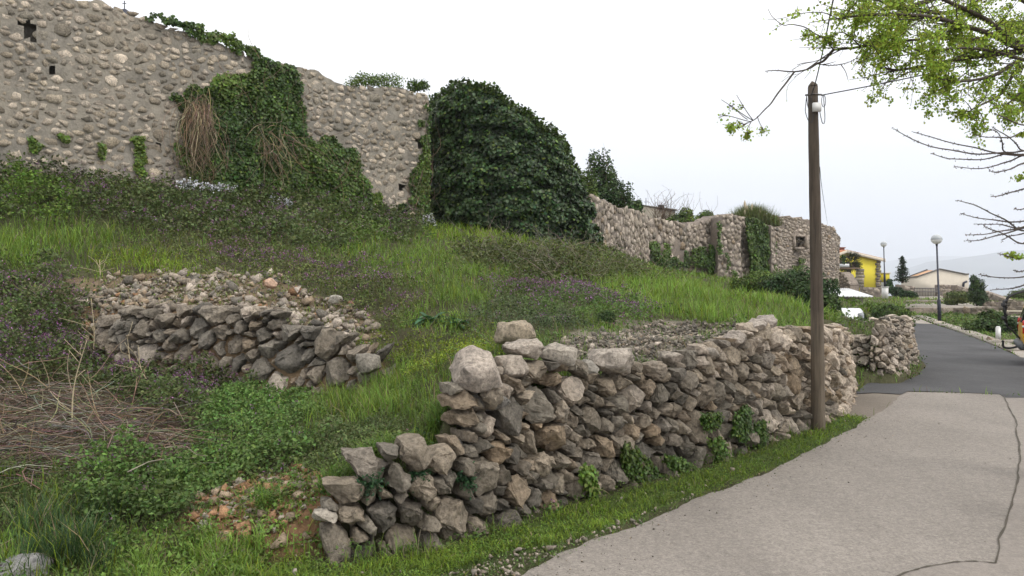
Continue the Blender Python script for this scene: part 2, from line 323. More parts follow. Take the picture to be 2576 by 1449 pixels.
def H(x, y):
    i = np.clip(np.searchsorted(gx, x) - 1, 0, len(gx) - 2); j = np.clip(np.searchsorted(gy, y) - 1, 0, len(gy) - 2)
    fx = (x - gx[i]) / (gx[i + 1] - gx[i]); fy = (y - gy[j]) / (gy[j + 1] - gy[j])
    return (GZ[j, i] * (1 - fx) + GZ[j, i + 1] * fx) * (1 - fy) + (GZ[j + 1, i] * (1 - fx) + GZ[j + 1, i + 1] * fx) * fy
def Hs(x, y): return float(H(np.array([x]), np.array([y]))[0])
# ground sheet
soil = np.ones(GX.shape + (3,)) * np.array((.075, .062, .040))
grn = n2(GX, GY, .7, 5); soil = soil * (1 - .6 * grn[..., None]) + np.array((.035, .06, .018)) * .6 * grn[..., None]
U_, V_ = proj(GX, np.maximum(GY, .1), GZ)
ok = GY > 1
def blend(poly, col, k=1.0):
    m = inpoly(U_, V_, poly) & ok; soil[m] = soil[m] * (1 - k) + np.array(col) * k
Z_ORANGE = [(450,1290),(560,1215),(700,1185),(800,1190),(845,1250),(830,1400),(700,1390),(560,1380),(470,1330)]
Z_RUB1 = [(110,700),(200,700),(400,682),(700,690),(760,730),(930,790),(960,840),(860,880),(640,800),(480,790),(300,800),(200,780)]
blend(Z_ORANGE, (.22, .125, .07), .8); blend(Z_RUB1, (.17, .125, .085), .8); blend([(180,780),(640,780),(840,870),(980,910),(950,1000),(300,950),(190,880)], (.17, .115, .07), .8)
blend([(-400,960),(200,980),(480,1060),(500,1130),(460,1185),(300,1175),(200,1200),(-400,1230)], (.075, .055, .04), .9)
blend([(1380,870),(1500,800),(1880,810),(1850,870),(1700,910)], (.2, .175, .14), .8)
blend([(2100,740),(2576,740),(2576,900),(2300,800)], (.12, .10, .07), .5)
blend([(700,1385),(850,1425),(1060,1395),(1250,1340),(1420,1280),(1600,1225),(1800,1172),(1950,1118),(2062,1075),(2130,1040),(2200,1052),(2117,1094),(1932,1180),(1748,1240),(1603,1300),(1423,1360),(1200,1420),(1000,1500),(600,1500)], (.055, .085, .022), .75)
nx, ny = len(gx), len(gy); I = np.arange(nx * ny).reshape(ny, nx)
Q = np.stack([I[:-1, :-1], I[:-1, 1:], I[1:, 1:], I[1:, :-1]], -1).reshape(-1, 4)
g = np_mesh('ground', np.stack([GX, GY, GZ - .012], -1).reshape(-1, 3), [Q], M_soil, None, soil.reshape(-1, 3), True); tag(g, kind='structure')

# ------------------------------------------------------------ roads (thin sheets, one above the other)
def sheet(name, poly, z, mat, th=.01):
    vv_ = [Vector((p[0], p[1])) for p in poly]; r_ = geometry.delaunay_2d_cdt(vv_, [], [list(range(len(vv_)))], 1, 1e-5)
    me = bpy.data.meshes.new(name); me.from_pydata([(p.x, p.y, z) for p in r_[0]], [], r_[2]); me.materials.append(mat)
    o = bpy.data.objects.new(name, me); COL.objects.link(o); tag(o, kind='structure'); return o
def wob(pts, amp=.03, n=8, s=3):
    o = []
    for a, b in zip(pts[:-1], pts[1:]):
        for t in np.linspace(0, 1, n, endpoint=False):
            p = np.array(a[:2]) + (np.array(b[:2]) - np.array(a[:2])) * t; k = vnoise(np.array([p[0] * 3.1, p[1] * 3.1, s]), s) - .5; k2 = vnoise(np.array([p[0] * 9, p[1] * 9, s + 5.]), s) - .5
            o.append((p[0] + (k + k2 * .5) * amp * 2, p[1] - (k + k2 * .5) * amp * 2))
    o.append(tuple(pts[-1][:2])); return o
edge = wob([(-30, 3.0, 0), (-8, 4.2, 0), (-2.4, 5.0, 0)] + ROAD, .03, 14)
DK_L = [G(2150, 993), G(2200, 990), G(2268, 994), G(2284, 986)]
DK_R = [G(2400, 989), G(2515, 994), G(2528, 1003), G(2700, 1004)]
road = sheet('road', edge + [tuple(p[:2]) for p in DK_R] + [(13, 13), (13, -6), (-30, -6)], .012, M_road)
crack = [G(2526, 998), G(2545, 1040), G(2557, 1064), G(2563, 1120), G(2565, 1174), G(2552, 1240), G(2532, 1314), G(2502, 1422), G(2450, 1417), G(2397, 1419), G(2330, 1430), G(2277, 1446), G(2150, 1500)]
rp = sheet('road_repair', wob(crack, .012, 6, 9) + [(.9, 4.4), (12.9, 4.4), (12.9, 13.9)], .017, M_road2)
M_crack = plain('crack_dirt', (.07, .06, .045), .95)
mb = MB(); cl = wob(crack, .012, 6, 9); kc = 7 * 6
for part in (cl[:kc + 1], cl[kc:]):
    q_ = np.array(part); t_ = np.gradient(q_, axis=0); t_ /= np.linalg.norm(t_, axis=1)[:, None]; n_c = np.stack([-t_[:, 1], t_[:, 0]], 1) * (.004 + .009 * rng.uniform(size=(len(q_), 1)))
    mb.add(np.concatenate([np.c_[q_ + n_c, np.full(len(q_), .0215)], np.c_[q_ - n_c, np.full(len(q_), .0215)]]), [np.array([(i, i + 1, len(q_) + i + 1, len(q_) + i) for i in range(len(q_) - 1)])])
tag(mb.build('road_crack', M_crack), kind='structure')
# dark asphalt: from the seam up the bend
ASP_R = [G(2700, 1000), G(2760, 985), (14.2, 20.8), (14.3, 21.6), (16.4, 26.5), (18.6, 32), (20.6, 37.6)]
ASP_L = [(20.0, 38.2), (17.2, 35), (14.6, 30), (12.6, 26), (11.0, 21), (10.45, 19.4), (9.2, 17.4), (8.1, 16.1), (7.5, 16.2), (6.7, 14.9)]
sheet('asphalt_road', [tuple(p[:2]) for p in DK_L + DK_R] + [tuple(p[:2]) for p in ASP_R] + ASP_L, .02, M_asph)
sheet('far_road', [(20.6, 37.6), (24.0, 46), (24.2, 50), (21, 49.5), (17.2, 35.2), (20.0, 38.2)], .022, M_path)
sheet('concrete_apron', [tuple(p[:2]) for p in (G(2098, 1040), G(2150, 1062), G(2230, 1062), G(2300, 1010), G(2300, 985), G(2150, 990))], .006, M_slab)
sheet('parking_pad', [(13.9, 20.3), (14.25, 21.5), (15.6, 24.2), (16.7, 24.3), (24, 24.6), (24, 14), (13.2, 14.3)], .018, M_path)
for nm, ln, wd, ht in (('kerb', [(15.2, 23.5), (16.45, 26.5), (18.65, 32), (20.75, 37.6), (24.1, 46)], .55, .06),):
    p = np.array(ln); o = offs([(*q, 0) for q in ln], -wd); mb = MB()
    mb.prism([tuple(q) for q in p] + [tuple(q) for q in o[::-1]], -.02, ht); tag(mb.build(nm, M_path), kind='structure')

# ------------------------------------------------------------ rocks
def hull(points, cuts=0, disp=0, seed=0, smooth=1, freq=7):
    bm = bmesh.new(); [bm.verts.new(p) for p in points]
    r = bmesh.ops.convex_hull(bm, input=bm.verts[:]); 
    bmesh.ops.delete(bm, geom=[v for v in bm.verts if not v.link_faces], context='VERTS')
    if cuts:
        bmesh.ops.subdivide_edges(bm, edges=bm.edges[:], cuts=cuts, use_grid_fill=True)
        for _ in range(smooth): bmesh.ops.smooth_vert(bm, verts=bm.verts[:], factor=.32, use_axis_x=True, use_axis_y=True, use_axis_z=True)
        bmesh.ops.triangulate(bm, faces=[f for f in bm.faces if len(f.verts) > 4])
    bm.normal_update()
    V = np.array([v.co[:] for v in bm.verts]); Nn = np.array([v.normal[:] for v in bm.verts])
    for i, v in enumerate(bm.verts): v.index = i
    f3 = [[v.index for v in f.verts] for f in bm.faces if len(f.verts) == 3]; f4 = [[v.index for v in f.verts] for f in bm.faces if len(f.verts) == 4]
    bm.free()
    if disp:
        a = fbm(V * freq + seed * 1.7, 3, 3) - .5; b = np.abs(fbm(V * freq * 2.2 + seed, 3, 8) - .5) * 1.5
        V = V + Nn * (a * 2 - b * 1.6)[:, None] * disp
    return V, [np.array(f3).reshape(-1, 3), np.array(f4).reshape(-1, 4)]
def rock(c, size, seed, cuts=3, disp=.014, rot=None, k=22, pw=2.6):
    r = np.random.default_rng(seed); p = r.normal(size=(k, 3)); p /= (np.abs(p) ** pw).sum(1)[:, None] ** (1 / pw)
    p *= r.uniform(.82, 1.08, (k, 1)); p *= np.array(size)
    if rot is None: rot = (r.uniform(-.25, .25), r.uniform(-.25, .25), r.uniform(0, 6.28))
    m = np.array(Matrix.Rotation(rot[2], 3, 'Z') @ Matrix.Rotation(rot[0], 3, 'X') @ Matrix.Rotation(rot[1], 3, 'Y'))
    V, Fs = hull(p @ m.T, cuts, disp, seed, 1, 5)
    return V + np.array(c), Fs
GREY = np.array((.205, .187, .160)); BEIGE = np.array((.29, .250, .203)); PINK = np.array((.40, .348, .300)); RUST = np.array((.30, .235, .17)); DARK = np.array((.15, .138, .122)); ORG = np.array((.34, .20, .115))
def scol(r, wts, pal=(GREY, BEIGE, PINK, RUST, DARK)):
    wts = np.array(wts, float); wts /= wts.sum(); a = pal[r.choice(len(pal), p=wts)]; b = pal[r.choice(len(pal), p=wts)]; t = r.uniform(0, .6)
    return (a * (1 - t) + b * t) * r.uniform(.8, 1.2)
def power_cells(pts, rad, bound, near):
    cells = []
    for i, p in enumerate(pts):
        poly = [np.array(q, float) for q in bound(p)]
        d = np.linalg.norm(pts - p, axis=1)
        for j in np.argsort(d)[1:28]:
            if d[j] > near: break
            n = pts[j] - p; c = (pts[j] @ pts[j] - p @ p - rad[j] ** 2 + rad[i] ** 2) / 2
            out = []
            for a, b in zip(poly, poly[1:] + poly[:1]):
                da, db = a @ n - c, b @ n - c
                if da <= 0: out.append(a)
                if (da < 0) != (db < 0) and abs(da - db) > 1e-12: out.append(a + (b - a) * da / (da - db))
            poly = out
            if len(poly) < 3: break
        cells.append(poly if len(poly) >= 3 else None)
    return cells
def darts(W, hf, sizes, r, asp=1.0, tries=900):
    pts, rad = [], []
    for (rr, n) in sizes:
        P_ = np.array(pts).reshape(-1, 2); Rr = np.array(rad)
        for _ in range(int(n)):
            s = r.uniform(0, W); h = r.uniform(0, hf(s) * asp) if hf(s) > .05 else 0; q = np.array((s, h)); k = rr * r.uniform(.85, 1.15)
            if len(pts) and np.any(np.hypot(*(np.array(pts) - q).T) < (np.array(rad) + k) * .86): continue
            pts.append(q); rad.append(k)
    return np.array(pts), np.array(rad)
class Line:
    def __init__(s, pts):
        s.p = np.array(pts, float); d = np.diff(s.p[:, :2], axis=0); s.s = np.concatenate([[0], np.cumsum(np.hypot(*d.T))]); s.L = s.s[-1]
    def at(s, t): return np.array([np.interp(t, s.s, s.p[:, k]) for k in range(s.p.shape[1])])
    def tan(s, t):
        a = s.at(max(0, t - .15))[:2]; b = s.at(min(s.L, t + .15))[:2]; v = b - a; return v / np.linalg.norm(v)
def drystone(name, nodes, label, cat, sizes, seed, batter=.13, colf=None, mat=None, thick=.26, relief=.09, nparts=100, jag=.10, group=None, asp=1.0):
    """nodes: x, y, z base, z top. one wall thing, its largest stones as parts, the small fill as one part"""
    r = np.random.default_rng(seed); ln = Line(nodes); hf = lambda s: ln.at(s)[3] - ln.at(s)[2]
    pts, rad = darts(ln.L, hf, sizes, r, asp)
    jit = r.uniform(-jag, jag, len(pts)); idx = {tuple(p): j for p, j in zip(pts, jit)}
    rmax = {tuple(p): k * 1.95 for p, k in zip(pts, rad)}
    def bound(p):
        top = (hf(p[0]) + idx[tuple(p)]) * asp; top = max(top, p[1] + .05); k_ = rmax[tuple(p)]; return [(p[0] - k_, max(-.12, p[1] - k_)), (p[0] + k_, max(-.12, p[1] - k_)), (p[0] + k_, min(top, p[1] + k_)), (p[0] - k_, min(top, p[1] + k_))]
    cells = power_cells(pts, rad, bound, 1.2)
    root = empty(name, (*ln.p[len(ln.p) // 2][:2], ln.p[len(ln.p) // 2][2]), label, cat, group)
    st = []
    for i, (p, cell) in enumerate(zip(pts, cells)):
        if cell is None: continue
        cell = np.array(cell); cell[:, 0] = np.clip(cell[:, 0], -.08, ln.L + .08); cen = cell.mean(0); sz = math.sqrt(max(1e-6, abs(sum(a[0] * b[1] - a[1] * b[0] for a, b in zip(cell, np.roll(cell, -1, 0)))) / 2))
        if sz < .03: continue
        q = []
        push = r.uniform(-.045, .05)
        tl = r.normal(0, .10, 2)
        def put(sh, o):
            o = o + (sh - cen) @ tl + push
            q.append((sh[0], sh[1], o))
        n = len(cell); g_ = .975
        for a, b in zip(cell, np.roll(cell, -1, 0)):
            for t in ((.02,) if r.uniform() < .55 else (.15, .85)):
                e0 = a * (1 - t) + b * t; e0 = cen + (e0 - cen) * g_ * r.uniform(.86, 1.05); put(e0, -.02 - r.uniform(0, .06))
            if r.uniform() < .42: e0 = cen + (a * .5 + b * .5 - cen) * r.uniform(.45, .98); put(e0, r.uniform(.2, 1.0) * relief * min(1, sz / .16))
            e0 = cen + (a - cen) * .76; q.append((e0[0], e0[1], -thick * r.uniform(.8, 1.1)))
        for _ in range(2): put(cen + r.uniform(-.42, .42, 2) * sz, r.uniform(.3, 1.15) * relief * min(1, sz / .16))
        W_ = []
        for s_, h_, o_ in q:
            h_ = h_ / asp; sc2 = min(max(s_, 0), ln.L); a = ln.at(sc2); t = ln.tan(sc2); nn = np.array((t[1], -t[0])); xy = a[:2] + t * (s_ - sc2) + nn * (o_ - batter * h_); W_.append((xy[0], xy[1], a[2] + h_))
        dist = ln.at(min(max(p[0], 0), ln.L))[1]; px = sz * F / dist
        V, Fs = hull(W_, 4 if px > 26 else 3 if px > 15 else 1, min(.042, .042 * sz / .2), seed + i, 1 if px > 15 else 0, 8)
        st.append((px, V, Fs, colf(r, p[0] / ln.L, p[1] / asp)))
    st.sort(key=lambda a: -a[0])
    for px, V, Fs, c in st[:nparts]: np_mesh('stone', V, Fs, mat or M_rock, root, np.broadcast_to(c, V.shape), True).data.set_sharp_from_angle(angle=R(38))
    if len(st) > nparts:
        mb = MB(); [mb.add(V, Fs, c) for px, V, Fs, c in st[nparts:]]
        o = mb.build('small_stone_fill', mat or M_rock, root, True); o['kind'] = 'stuff'; o.data.set_sharp_from_angle(angle=R(38))
    return root, ln
def c_front(r, s, h):                     # darker stone near the low end and lower down, cleaner pink stone towards the bend
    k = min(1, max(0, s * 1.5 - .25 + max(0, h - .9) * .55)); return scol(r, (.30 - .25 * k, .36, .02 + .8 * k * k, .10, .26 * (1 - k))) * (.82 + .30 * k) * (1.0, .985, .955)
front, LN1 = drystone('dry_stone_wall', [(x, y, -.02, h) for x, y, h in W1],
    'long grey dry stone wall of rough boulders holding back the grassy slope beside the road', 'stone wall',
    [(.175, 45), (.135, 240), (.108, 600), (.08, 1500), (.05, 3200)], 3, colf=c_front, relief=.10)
def c_mid(r, s, h): return scol(r, (.38, .30, .06, .08, .18)) * .82
drystone('retaining_wall', W2, 'half collapsed dark stone retaining wall with rubble on top above the bramble hollow', 'stone wall',
    [(.22, 14), (.17, 60), (.12, 220), (.085, 500), (.055, 900)], 5, batter=.22, colf=c_mid, jag=.16, relief=.13, thick=.3)
# the pale stub of wall beyond the opening: end pier and its side along the asphalt
SB = [(7.35, 16.9, 0, .95), (7.45, 16.45, 0, 1.0), (7.62, 16.25, 0, 1.05), (8.0, 16.2, 0, 1.28), (8.35, 16.55, 0, 1.32), (9.0, 17.4, 0, 1.30), (9.8, 18.6, 0, 1.26), (10.25, 19.4, 0, 1.22), (10.45, 20.4, 0, 1.2), (10.3, 22, 0, 1.0)]
def c_pale(r, s, h): return scol(r, (.10, .38, .46, .04, .04)) * 1.05
drystone('roadside_wall_end', SB, 'pale pinkish dry stone wall end with stacked flat stones at the bend of the asphalt', 'stone wall',
    [(.13, 120), (.10, 400), (.07, 1200), (.05, 900)], 8, batter=.14, colf=c_pale, mat=M_clean, thick=.22, relief=.07, asp=1.25)

# single boulders lying on the front wall and in the grass: u, v, d, size (x, y, z), colour, label
def boulder(u, v, d, size, col, label, seed, group=None, name='boulder', pw=2.6, rot=None, k=22):
    c = P(u, v, d); V, Fs = rock((0, 0, 0), size, seed, 4, .034 * min(1, size[0] / .25), rot, k, pw)
    o = np_mesh(name, V + c, Fs, M_rock, None, np.broadcast_to(np.array(col), V.shape), True, c); o.data.set_sharp_from_angle(angle=R(38))
    tag(o, label, 'boulder' if name == 'boulder' else 'stone block', group); return o
GB = 'boulders along the top of the dry stone wall'
BL = [
 (1197,930,6.92,(.31,.27,.205),(.36,.315,.275),'large pale boulder overhanging the left corner of the roadside wall'),
 (1283,922,7.25,(.17,.18,.16),(.33,.29,.25),'upright pale stone immediately right of the overhanging corner boulder'),
 (1315,880,7.45,(.25,.23,.15),(.35,.31,.27),'broad flat-topped boulder in front of the squared tan block'),
 (1405,893,7.8,(.25,.23,.15),(.33,.30,.26),'wedge-shaped pale boulder between the broad flat boulder and the pitted one'),
 (1225,1010,7.0,(.23,.21,.14),(.24,.23,.215),'grey slanting boulder tucked under the overhanging corner boulder'),
 (1540,905,8.25,(.31,.28,.18),(.36,.32,.28),'largest pitted boulder on the wall top, beside the grey gravel heap'),
 (1690,903,9.1,(.17,.2,.11),(.34,.30,.26),'low pale boulder right of the pitted one, before the gravel heap'),
 (1775,885,9.5,(.2,.2,.10),(.31,.28,.245),'long low boulder midway along the wall top'),
 (1845,856,10.0,(.19,.2,.12),(.34,.30,.265),'rounded boulder where the wall top begins to rise'),
 (1895,822,10.5,(.18,.2,.11),(.37,.33,.295),'pale boulder stepping up the rise of the wall top'),
 (1925,812,10.75,(.15,.2,.13),(.36,.32,.29),'highest pale boulder before the telephone pole'),
 (1470,925,8.0,(.13,.16,.10),(.25,.235,.21),'small grey boulder left of the largest pitted one'),
]
for i, (u, v, d, s, c, lb) in enumerate(BL): boulder(u, v, d, s, c, lb, 40 + i, GB)
boulder(1295,836,8.6,(.22,.18,.13),(.33,.28,.215),'squared tan block with flat faces standing above the wall corner', 61, None, 'stone_block', 7, (.08, -.05, .35), 60)
boulder(42,1440,5.75,(.29,.22,.17),(.235,.235,.235),'grey boulder cut off by the bottom left corner of the frame', 71, None)
boulder(818,1297,5.95,(.11,.11,.065),(.33,.30,.26),'pale smooth stone on top of the wall\'s lowest left end', 72)
boulder(535,1382,6.2,(.10,.09,.075),(.36,.25,.14),'orange-brown boulder among the red rubble', 73)
boulder(930,915,10.2,(.24,.2,.16),(.20,.185,.16),'dark grey boulder at the right end of the collapsed retaining wall', 74)
boulder(680,713,12.9,(.13,.1,.10),(.48,.33,.25),'pinkish boulder sitting on the rubble heap', 75)
boulder(845,752,12.6,(.14,.12,.09),(.42,.40,.36),'pale boulder at the right tail of the rubble heap', 76)
boulder(1150,1125,6.75,(.10,.1,.08),(.26,.25,.235),'angular grey stone perched on the low step of the wall', 77)

# ------------------------------------------------------------ mortared masonry of the castle
def masonry(name, nodes, label, cat, cell, seed, mortar, colf, holes=(), thick=1.0, shrink=.8, asp=1.5, grid=.14, rough=.05, bulge=.05, group=None, fill=.9, tilt=0, smat=None, rag=1.0):
    r = np.random.default_rng(seed); ln = Line(nodes); hf = lambda s: ln.at(s)[3] - ln.at(s)[2]
    zb = ln.p[:, 2].min(); zt = ln.p[:, 3].max()
    root = empty(name, (*ln.at(ln.L / 2)[:2], ln.at(ln.L / 2)[2]), label, cat, group)
    ss = np.linspace(0, ln.L, max(3, int(ln.L / grid))); nh = max(3, int((zt - zb) / grid))
    A = np.array([ln.at(s) for s in ss]); T = np.array([ln.tan(s) for s in ss]); Nn = np.stack([T[:, 1], -T[:, 0]], 1)
    top = A[:, 3] + (vnoise(np.stack([ss * 3.1, ss * 0, ss * 0 + seed], -1)) - .5) * .22 * rag + (vnoise(np.stack([ss * 9, ss * 0, ss * 0 + seed], -1), 2) - .5) * .14 * rag
    t = np.linspace(0, 1, nh); Z = A[:, 2:3] + (top[:, None] - A[:, 2:3]) * t[None]
    S = np.repeat(ss[:, None], nh, 1); X0 = np.repeat(A[:, 0:1], nh, 1); Y0 = np.repeat(A[:, 1:2], nh, 1)
    o = (fbm(np.stack([S * 1.2, Z * 1.2, S * 0 + seed], -1)) - .5) * rough * 3 + (fbm(np.stack([S * 5, Z * 5, S * 0 + seed], -1)) - .5) * rough
    Fx = X0 + Nn[:, :1] * o; Fy = Y0 + Nn[:, 1:] * o
    I = np.arange(len(ss) * nh).reshape(len(ss), nh); q = np.stack([I[:-1, :-1], I[1:, :-1], I[1:, 1:], I[:-1, 1:]], -1).reshape(-1, 4)
    cs, cz_ = (S[:-1, :-1] + grid / 2).ravel(), ((Z[:-1, :-1] + Z[1:, 1:]) / 2).ravel()
    HS = []                                            # holes: list of (polygon in u,v)
    keep = np.ones(len(q), bool)
    cu, cvv = proj((Fx[:-1, :-1].ravel() + Fx[1:, 1:].ravel()) / 2, (Fy[:-1, :-1].ravel() + Fy[1:, 1:].ravel()) / 2, cz_)
    for hp in holes: keep &= ~inpoly(cu, cvv, hp)
    mb = MB(); Vf = np.stack([Fx, Fy, Z], -1).reshape(-1, 3)
    # inner skin seen through the holes, top and back
    Vi = np.stack([X0 - Nn[:, :1] * .45, Y0 - Nn[:, 1:] * .45, Z], -1).reshape(-1, 3); Vb = np.stack([X0 - Nn[:, :1] * thick, Y0 - Nn[:, 1:] * thick, Z], -1).reshape(-1, 3)
    mb.add(np.concatenate([Vf, Vb]), [q[keep], q[:, ::-1] + len(Vf)])
    if len(holes): mb.add(Vi, [q])
    e0, e1, b0 = I[0], I[-1], len(Vf)
    tp = I[:, -1]; mb.add(np.concatenate([Vf, Vb]), [np.stack([tp[:-1], tp[1:], tp[1:] + b0, tp[:-1] + b0], -1), np.stack([e0[:-1], e0[1:], e0[1:] + b0, e0[:-1] + b0], -1), np.stack([e1[:-1], e1[1:], e1[1:] + b0, e1[:-1] + b0], -1)])
    mb.build('mortar', mortar, root, True)
    hh = lambda s: hf(s)
    pts, rad = darts(ln.L, hh, [(cell * k, n * ln.L * (zt - zb)) for k, n in ((1.5, 1.2), (1.0, 9), (.75, 22), (.55, 30), (.42, 26))], r, asp)
    bound = lambda p: [(max(0, p[0] - .6), -.1), (min(ln.L, p[0] + .6), -.1), (min(ln.L, p[0] + .6), hf(p[0]) * asp + .06), (max(0, p[0] - .6), hf(p[0]) * asp + .06)]
    cells = power_cells(pts, rad, bound, 2.5); mb = MB()
    for i, (p, c_) in enumerate(zip(pts, cells)):
        if c_ is None or r.uniform() > fill: continue
        c_ = np.array(c_); cen = c_.mean(0); sh = shrink * r.uniform(.82, 1.08); a = ln.at(min(ln.L, max(0, cen[0]))); t_ = ln.tan(min(ln.L, max(0, cen[0]))); n_ = np.array((t_[1], -t_[0]))
        zc = a[2] + cen[1] / asp; uu, vv = proj(a[0], a[1], zc)
        if any(inpoly(np.array([uu]), np.array([vv]), hp)[0] for hp in holes): continue
        oc = (fbm(np.array([[cen[0] * 1.2, zc * 1.2, seed]]))[0] - .5) * rough * 3 + (fbm(np.array([[cen[0] * 5, zc * 5, seed]]))[0] - .5) * rough
        if cen[0] < -.05 or cen[0] > ln.L + .05: continue
        q_ = []; b_ = bulge * r.uniform(.15, 1.0); tx, tz = r.normal(0, .08, 2); rt = r.normal(0, .25)
        for x, y in zip(c_, np.roll(c_, -1, 0)):
            for k in ((.05,) if r.uniform() < .6 else (.15, .85)):
                e0 = x * (1 - k) + y * k; e0 = cen + (e0 - cen) * sh * r.uniform(.78, 1.08); q_ += [(e0, -.05), (cen + (e0 - cen) * .93, b_ * r.uniform(.6, 1.1))]
        q_.append((cen + r.normal(0, .08, 2), b_ * 1.15))
        W_ = []
        for e0, o_ in q_:
            d2 = e0 - cen; o_ = o_ + oc + (d2[0] * tx + d2[1] * tz) * .6; d2 = np.array((d2[0] * math.cos(rt) - d2[1] * math.sin(rt), d2[0] * math.sin(rt) + d2[1] * math.cos(rt)))
            xy = a[:2] + t_ * d2[0] + n_ * o_; W_.append((xy[0], xy[1], zc + d2[1] / asp))
        V, Fs = hull(W_); mb.add(V, Fs, colf(r))
    mb.build('stonework', smat or M_far, root, False)
    return root, ln
def nodes_uv(L): return [(*P(u, 703, d)[:2], P(u, vb, d)[2], P(u, vt, d)[2]) for u, d, vb, vt in L]
HOLES = [[(52,58),(66,52),(73,40),(78,60),(95,66),(92,100),(78,103),(56,98)], [(118,165),(143,165),(140,186),(119,186)], [(383,362),(395,356),(410,364),(403,376),(386,373)],
         [(1044,348),(1062,346),(1066,372),(1050,370)], [(1000,460),(1015,458),(1020,470),(1010,480)]]
c_cas = lambda r: scol(r, (.16, .44, .40, .0, .0)) * r.uniform(.9, 1.45) * (1, .995, .96)
CW = nodes_uv([(-330,17.4,440,-60),(0,20,470,-22),(80,20.4,470,-12),(220,21.2,475,3),(330,22.0,480,30),(450,22.6,490,80),(520,23.0,500,105),(600,23.5,520,128),(680,24.2,535,160),(740,24.7,545,163),(800,25.2,555,187),(880,25.9,570,220),(940,26.4,575,217),(1000,27.0,590,222),(1040,27.3,600,232),(1078,27.6,605,240)])
masonry('castle_wall', CW, 'tall ruined castle wall of rubble stone set in grey mortar, highest and leftmost', 'castle wall', .165, 21, M_mortar, c_cas, HOLES, asp=1.4, shrink=.86, fill=.95, bulge=.017)
c_c2 = lambda r: scol(r, (.06, .30, .58, .05, .01)) * 1.06
masonry('gabled_wall', nodes_uv([(1487,30.8,640,490),(1510,31.8,650,503),(1540,33.2,665,517),(1556,33.9,670,530),(1576,34.7,675,521),(1600,35.7,690,534),(1632,37.0,700,544)]),
    'lower pale ruined wall with a steep sloping top beside the ivy-covered tower', 'ruined wall', .15, 22, M_mortar2, c_c2, (), asp=.8, shrink=.86, bulge=.06, fill=.96, grid=.12)
masonry('ruined_wall', nodes_uv([(1615,37.6,705,543),(1680,39.2,705,555),(1720,40.2,710,565),(1757,41.0,710,569),(1775,41.4,712,556),(1795,41.8,712,545),(1815,42.2,712,541),(1840,42.9,712,542),(1866,43.6,712,548),(1890,44.2,712,556),(1945,45.6,712,570)]),
    'pale pinkish ruined wall with a sagging top and tufts of ivy low on its face', 'ruined wall', .16, 23, M_mortar2, c_c2, (), asp=.8, shrink=.88, bulge=.09, fill=.97, grid=.12)
masonry('buttress', nodes_uv([(1806,41.0,722,545),(1830,41.2,722,542),(1864,41.6,722,548)]), 'pale stone pier projecting left of the ivy panel on the ruined wall', 'buttress', .15, 24, M_mortar2, c_c2, (), thick=1.8, asp=.9, shrink=.88, bulge=.07, grid=.12)
masonry('buttress', nodes_uv([(1940,44.3,722,571),(1969,45.0,722,578)]), 'narrow stone pier between the ivy panel and the windowed tower', 'buttress', .15, 25, M_mortar2, c_c2, (), thick=2.2, asp=1.1, shrink=.85, bulge=.07, grid=.12)
WIN = [(1998,597),(2022,597),(2022,621),(1998,621)]
tw, TL = masonry('tower_ruin', nodes_uv([(1948,49,722,543),(1985,49.6,724,546),(2020,50.4,726,552),(2050,51,728,558),(2085,52,730,568),(2098,52.4,730,574),(2104,52.8,732,584),(2112,54.4,735,600)]),
    'square ruined stone tower with a small walled-up window, right of the ruined walls', 'tower', .17, 26, M_mortar2, c_c2, [WIN], thick=2.5, asp=1.7, shrink=.86, bulge=.06, grid=.12)
c = P(2010, 609, 50.0); fr = MB()
for dx, dz, sx, sz in ((-.40,0,.14,.86),(.40,0,.14,.86),(0,.40,.66,.14),(0,-.42,.80,.16)): fr.box((c[0] + dx, c[1] - .14 , c[2] + dz), (sx, .3, sz), .35, (.42,.36,.31))
wf = fr.build('window', M_far, tw); fr = MB(); r_ = np.random.default_rng(4)
for i in range(16): 
    V, Fs = rock((c[0] + r_.uniform(-.3, .3), c[1] + .14, c[2] + r_.uniform(-.32, .32)), (.12, .08, .09), 300 + i, 1, 0); fr.add(V, Fs, scol(r_, (.5, .4, 0, 0, .1)))
fr.build('stone_infill', M_far, wf)
# ruined pier running down from the tower's right side
masonry('broken_wall_stub', nodes_uv([(2110,51,735,684),(2122,50.5,735,692),(2138,50,735,716)]), 'crumbling wall stub stepping down at the right foot of the stone tower', 'ruined wall', .17, 27, M_mortar2, c_c2, (), thick=.8, asp=1.4, grid=.12)

# ------------------------------------------------------------ plants: many small leaves and blades in one mesh per growth
def rotm(yaw, pitch, roll):
    cy, sy, cp_, sp, cr_, sr = np.cos(yaw), np.sin(yaw), np.cos(pitch), np.sin(pitch), np.cos(roll), np.sin(roll)
    z = np.zeros_like(cy); o = z + 1
    Rz = np.stack([np.stack([cy, -sy, z], -1), np.stack([sy, cy, z], -1), np.stack([z, z, o], -1)], -2)
    Rx = np.stack([np.stack([o, z, z], -1), np.stack([z, cp_, -sp], -1), np.stack([z, sp, cp_], -1)], -2)
    Ry = np.stack([np.stack([cr_, z, sr], -1), np.stack([z, o, z], -1), np.stack([-sr, z, cr_], -1)], -2)
    return Rz @ Rx @ Ry
LEAF = np.array([(0, 0, 0), (.32, .35, .06), (0, 1, -.08), (-.32, .35, .06)]); LEAF_F = [np.array([(0, 1, 2, 3)])]
LEAFW = np.array([(0, 0, 0), (.42, .22, .05), (.40, .62, .0), (0, 1, -.1), (-.40, .62, .0), (-.42, .22, .05)]); LEAFW_F = [np.array([(0, 1, 2, 3), (0, 3, 4, 5)])]
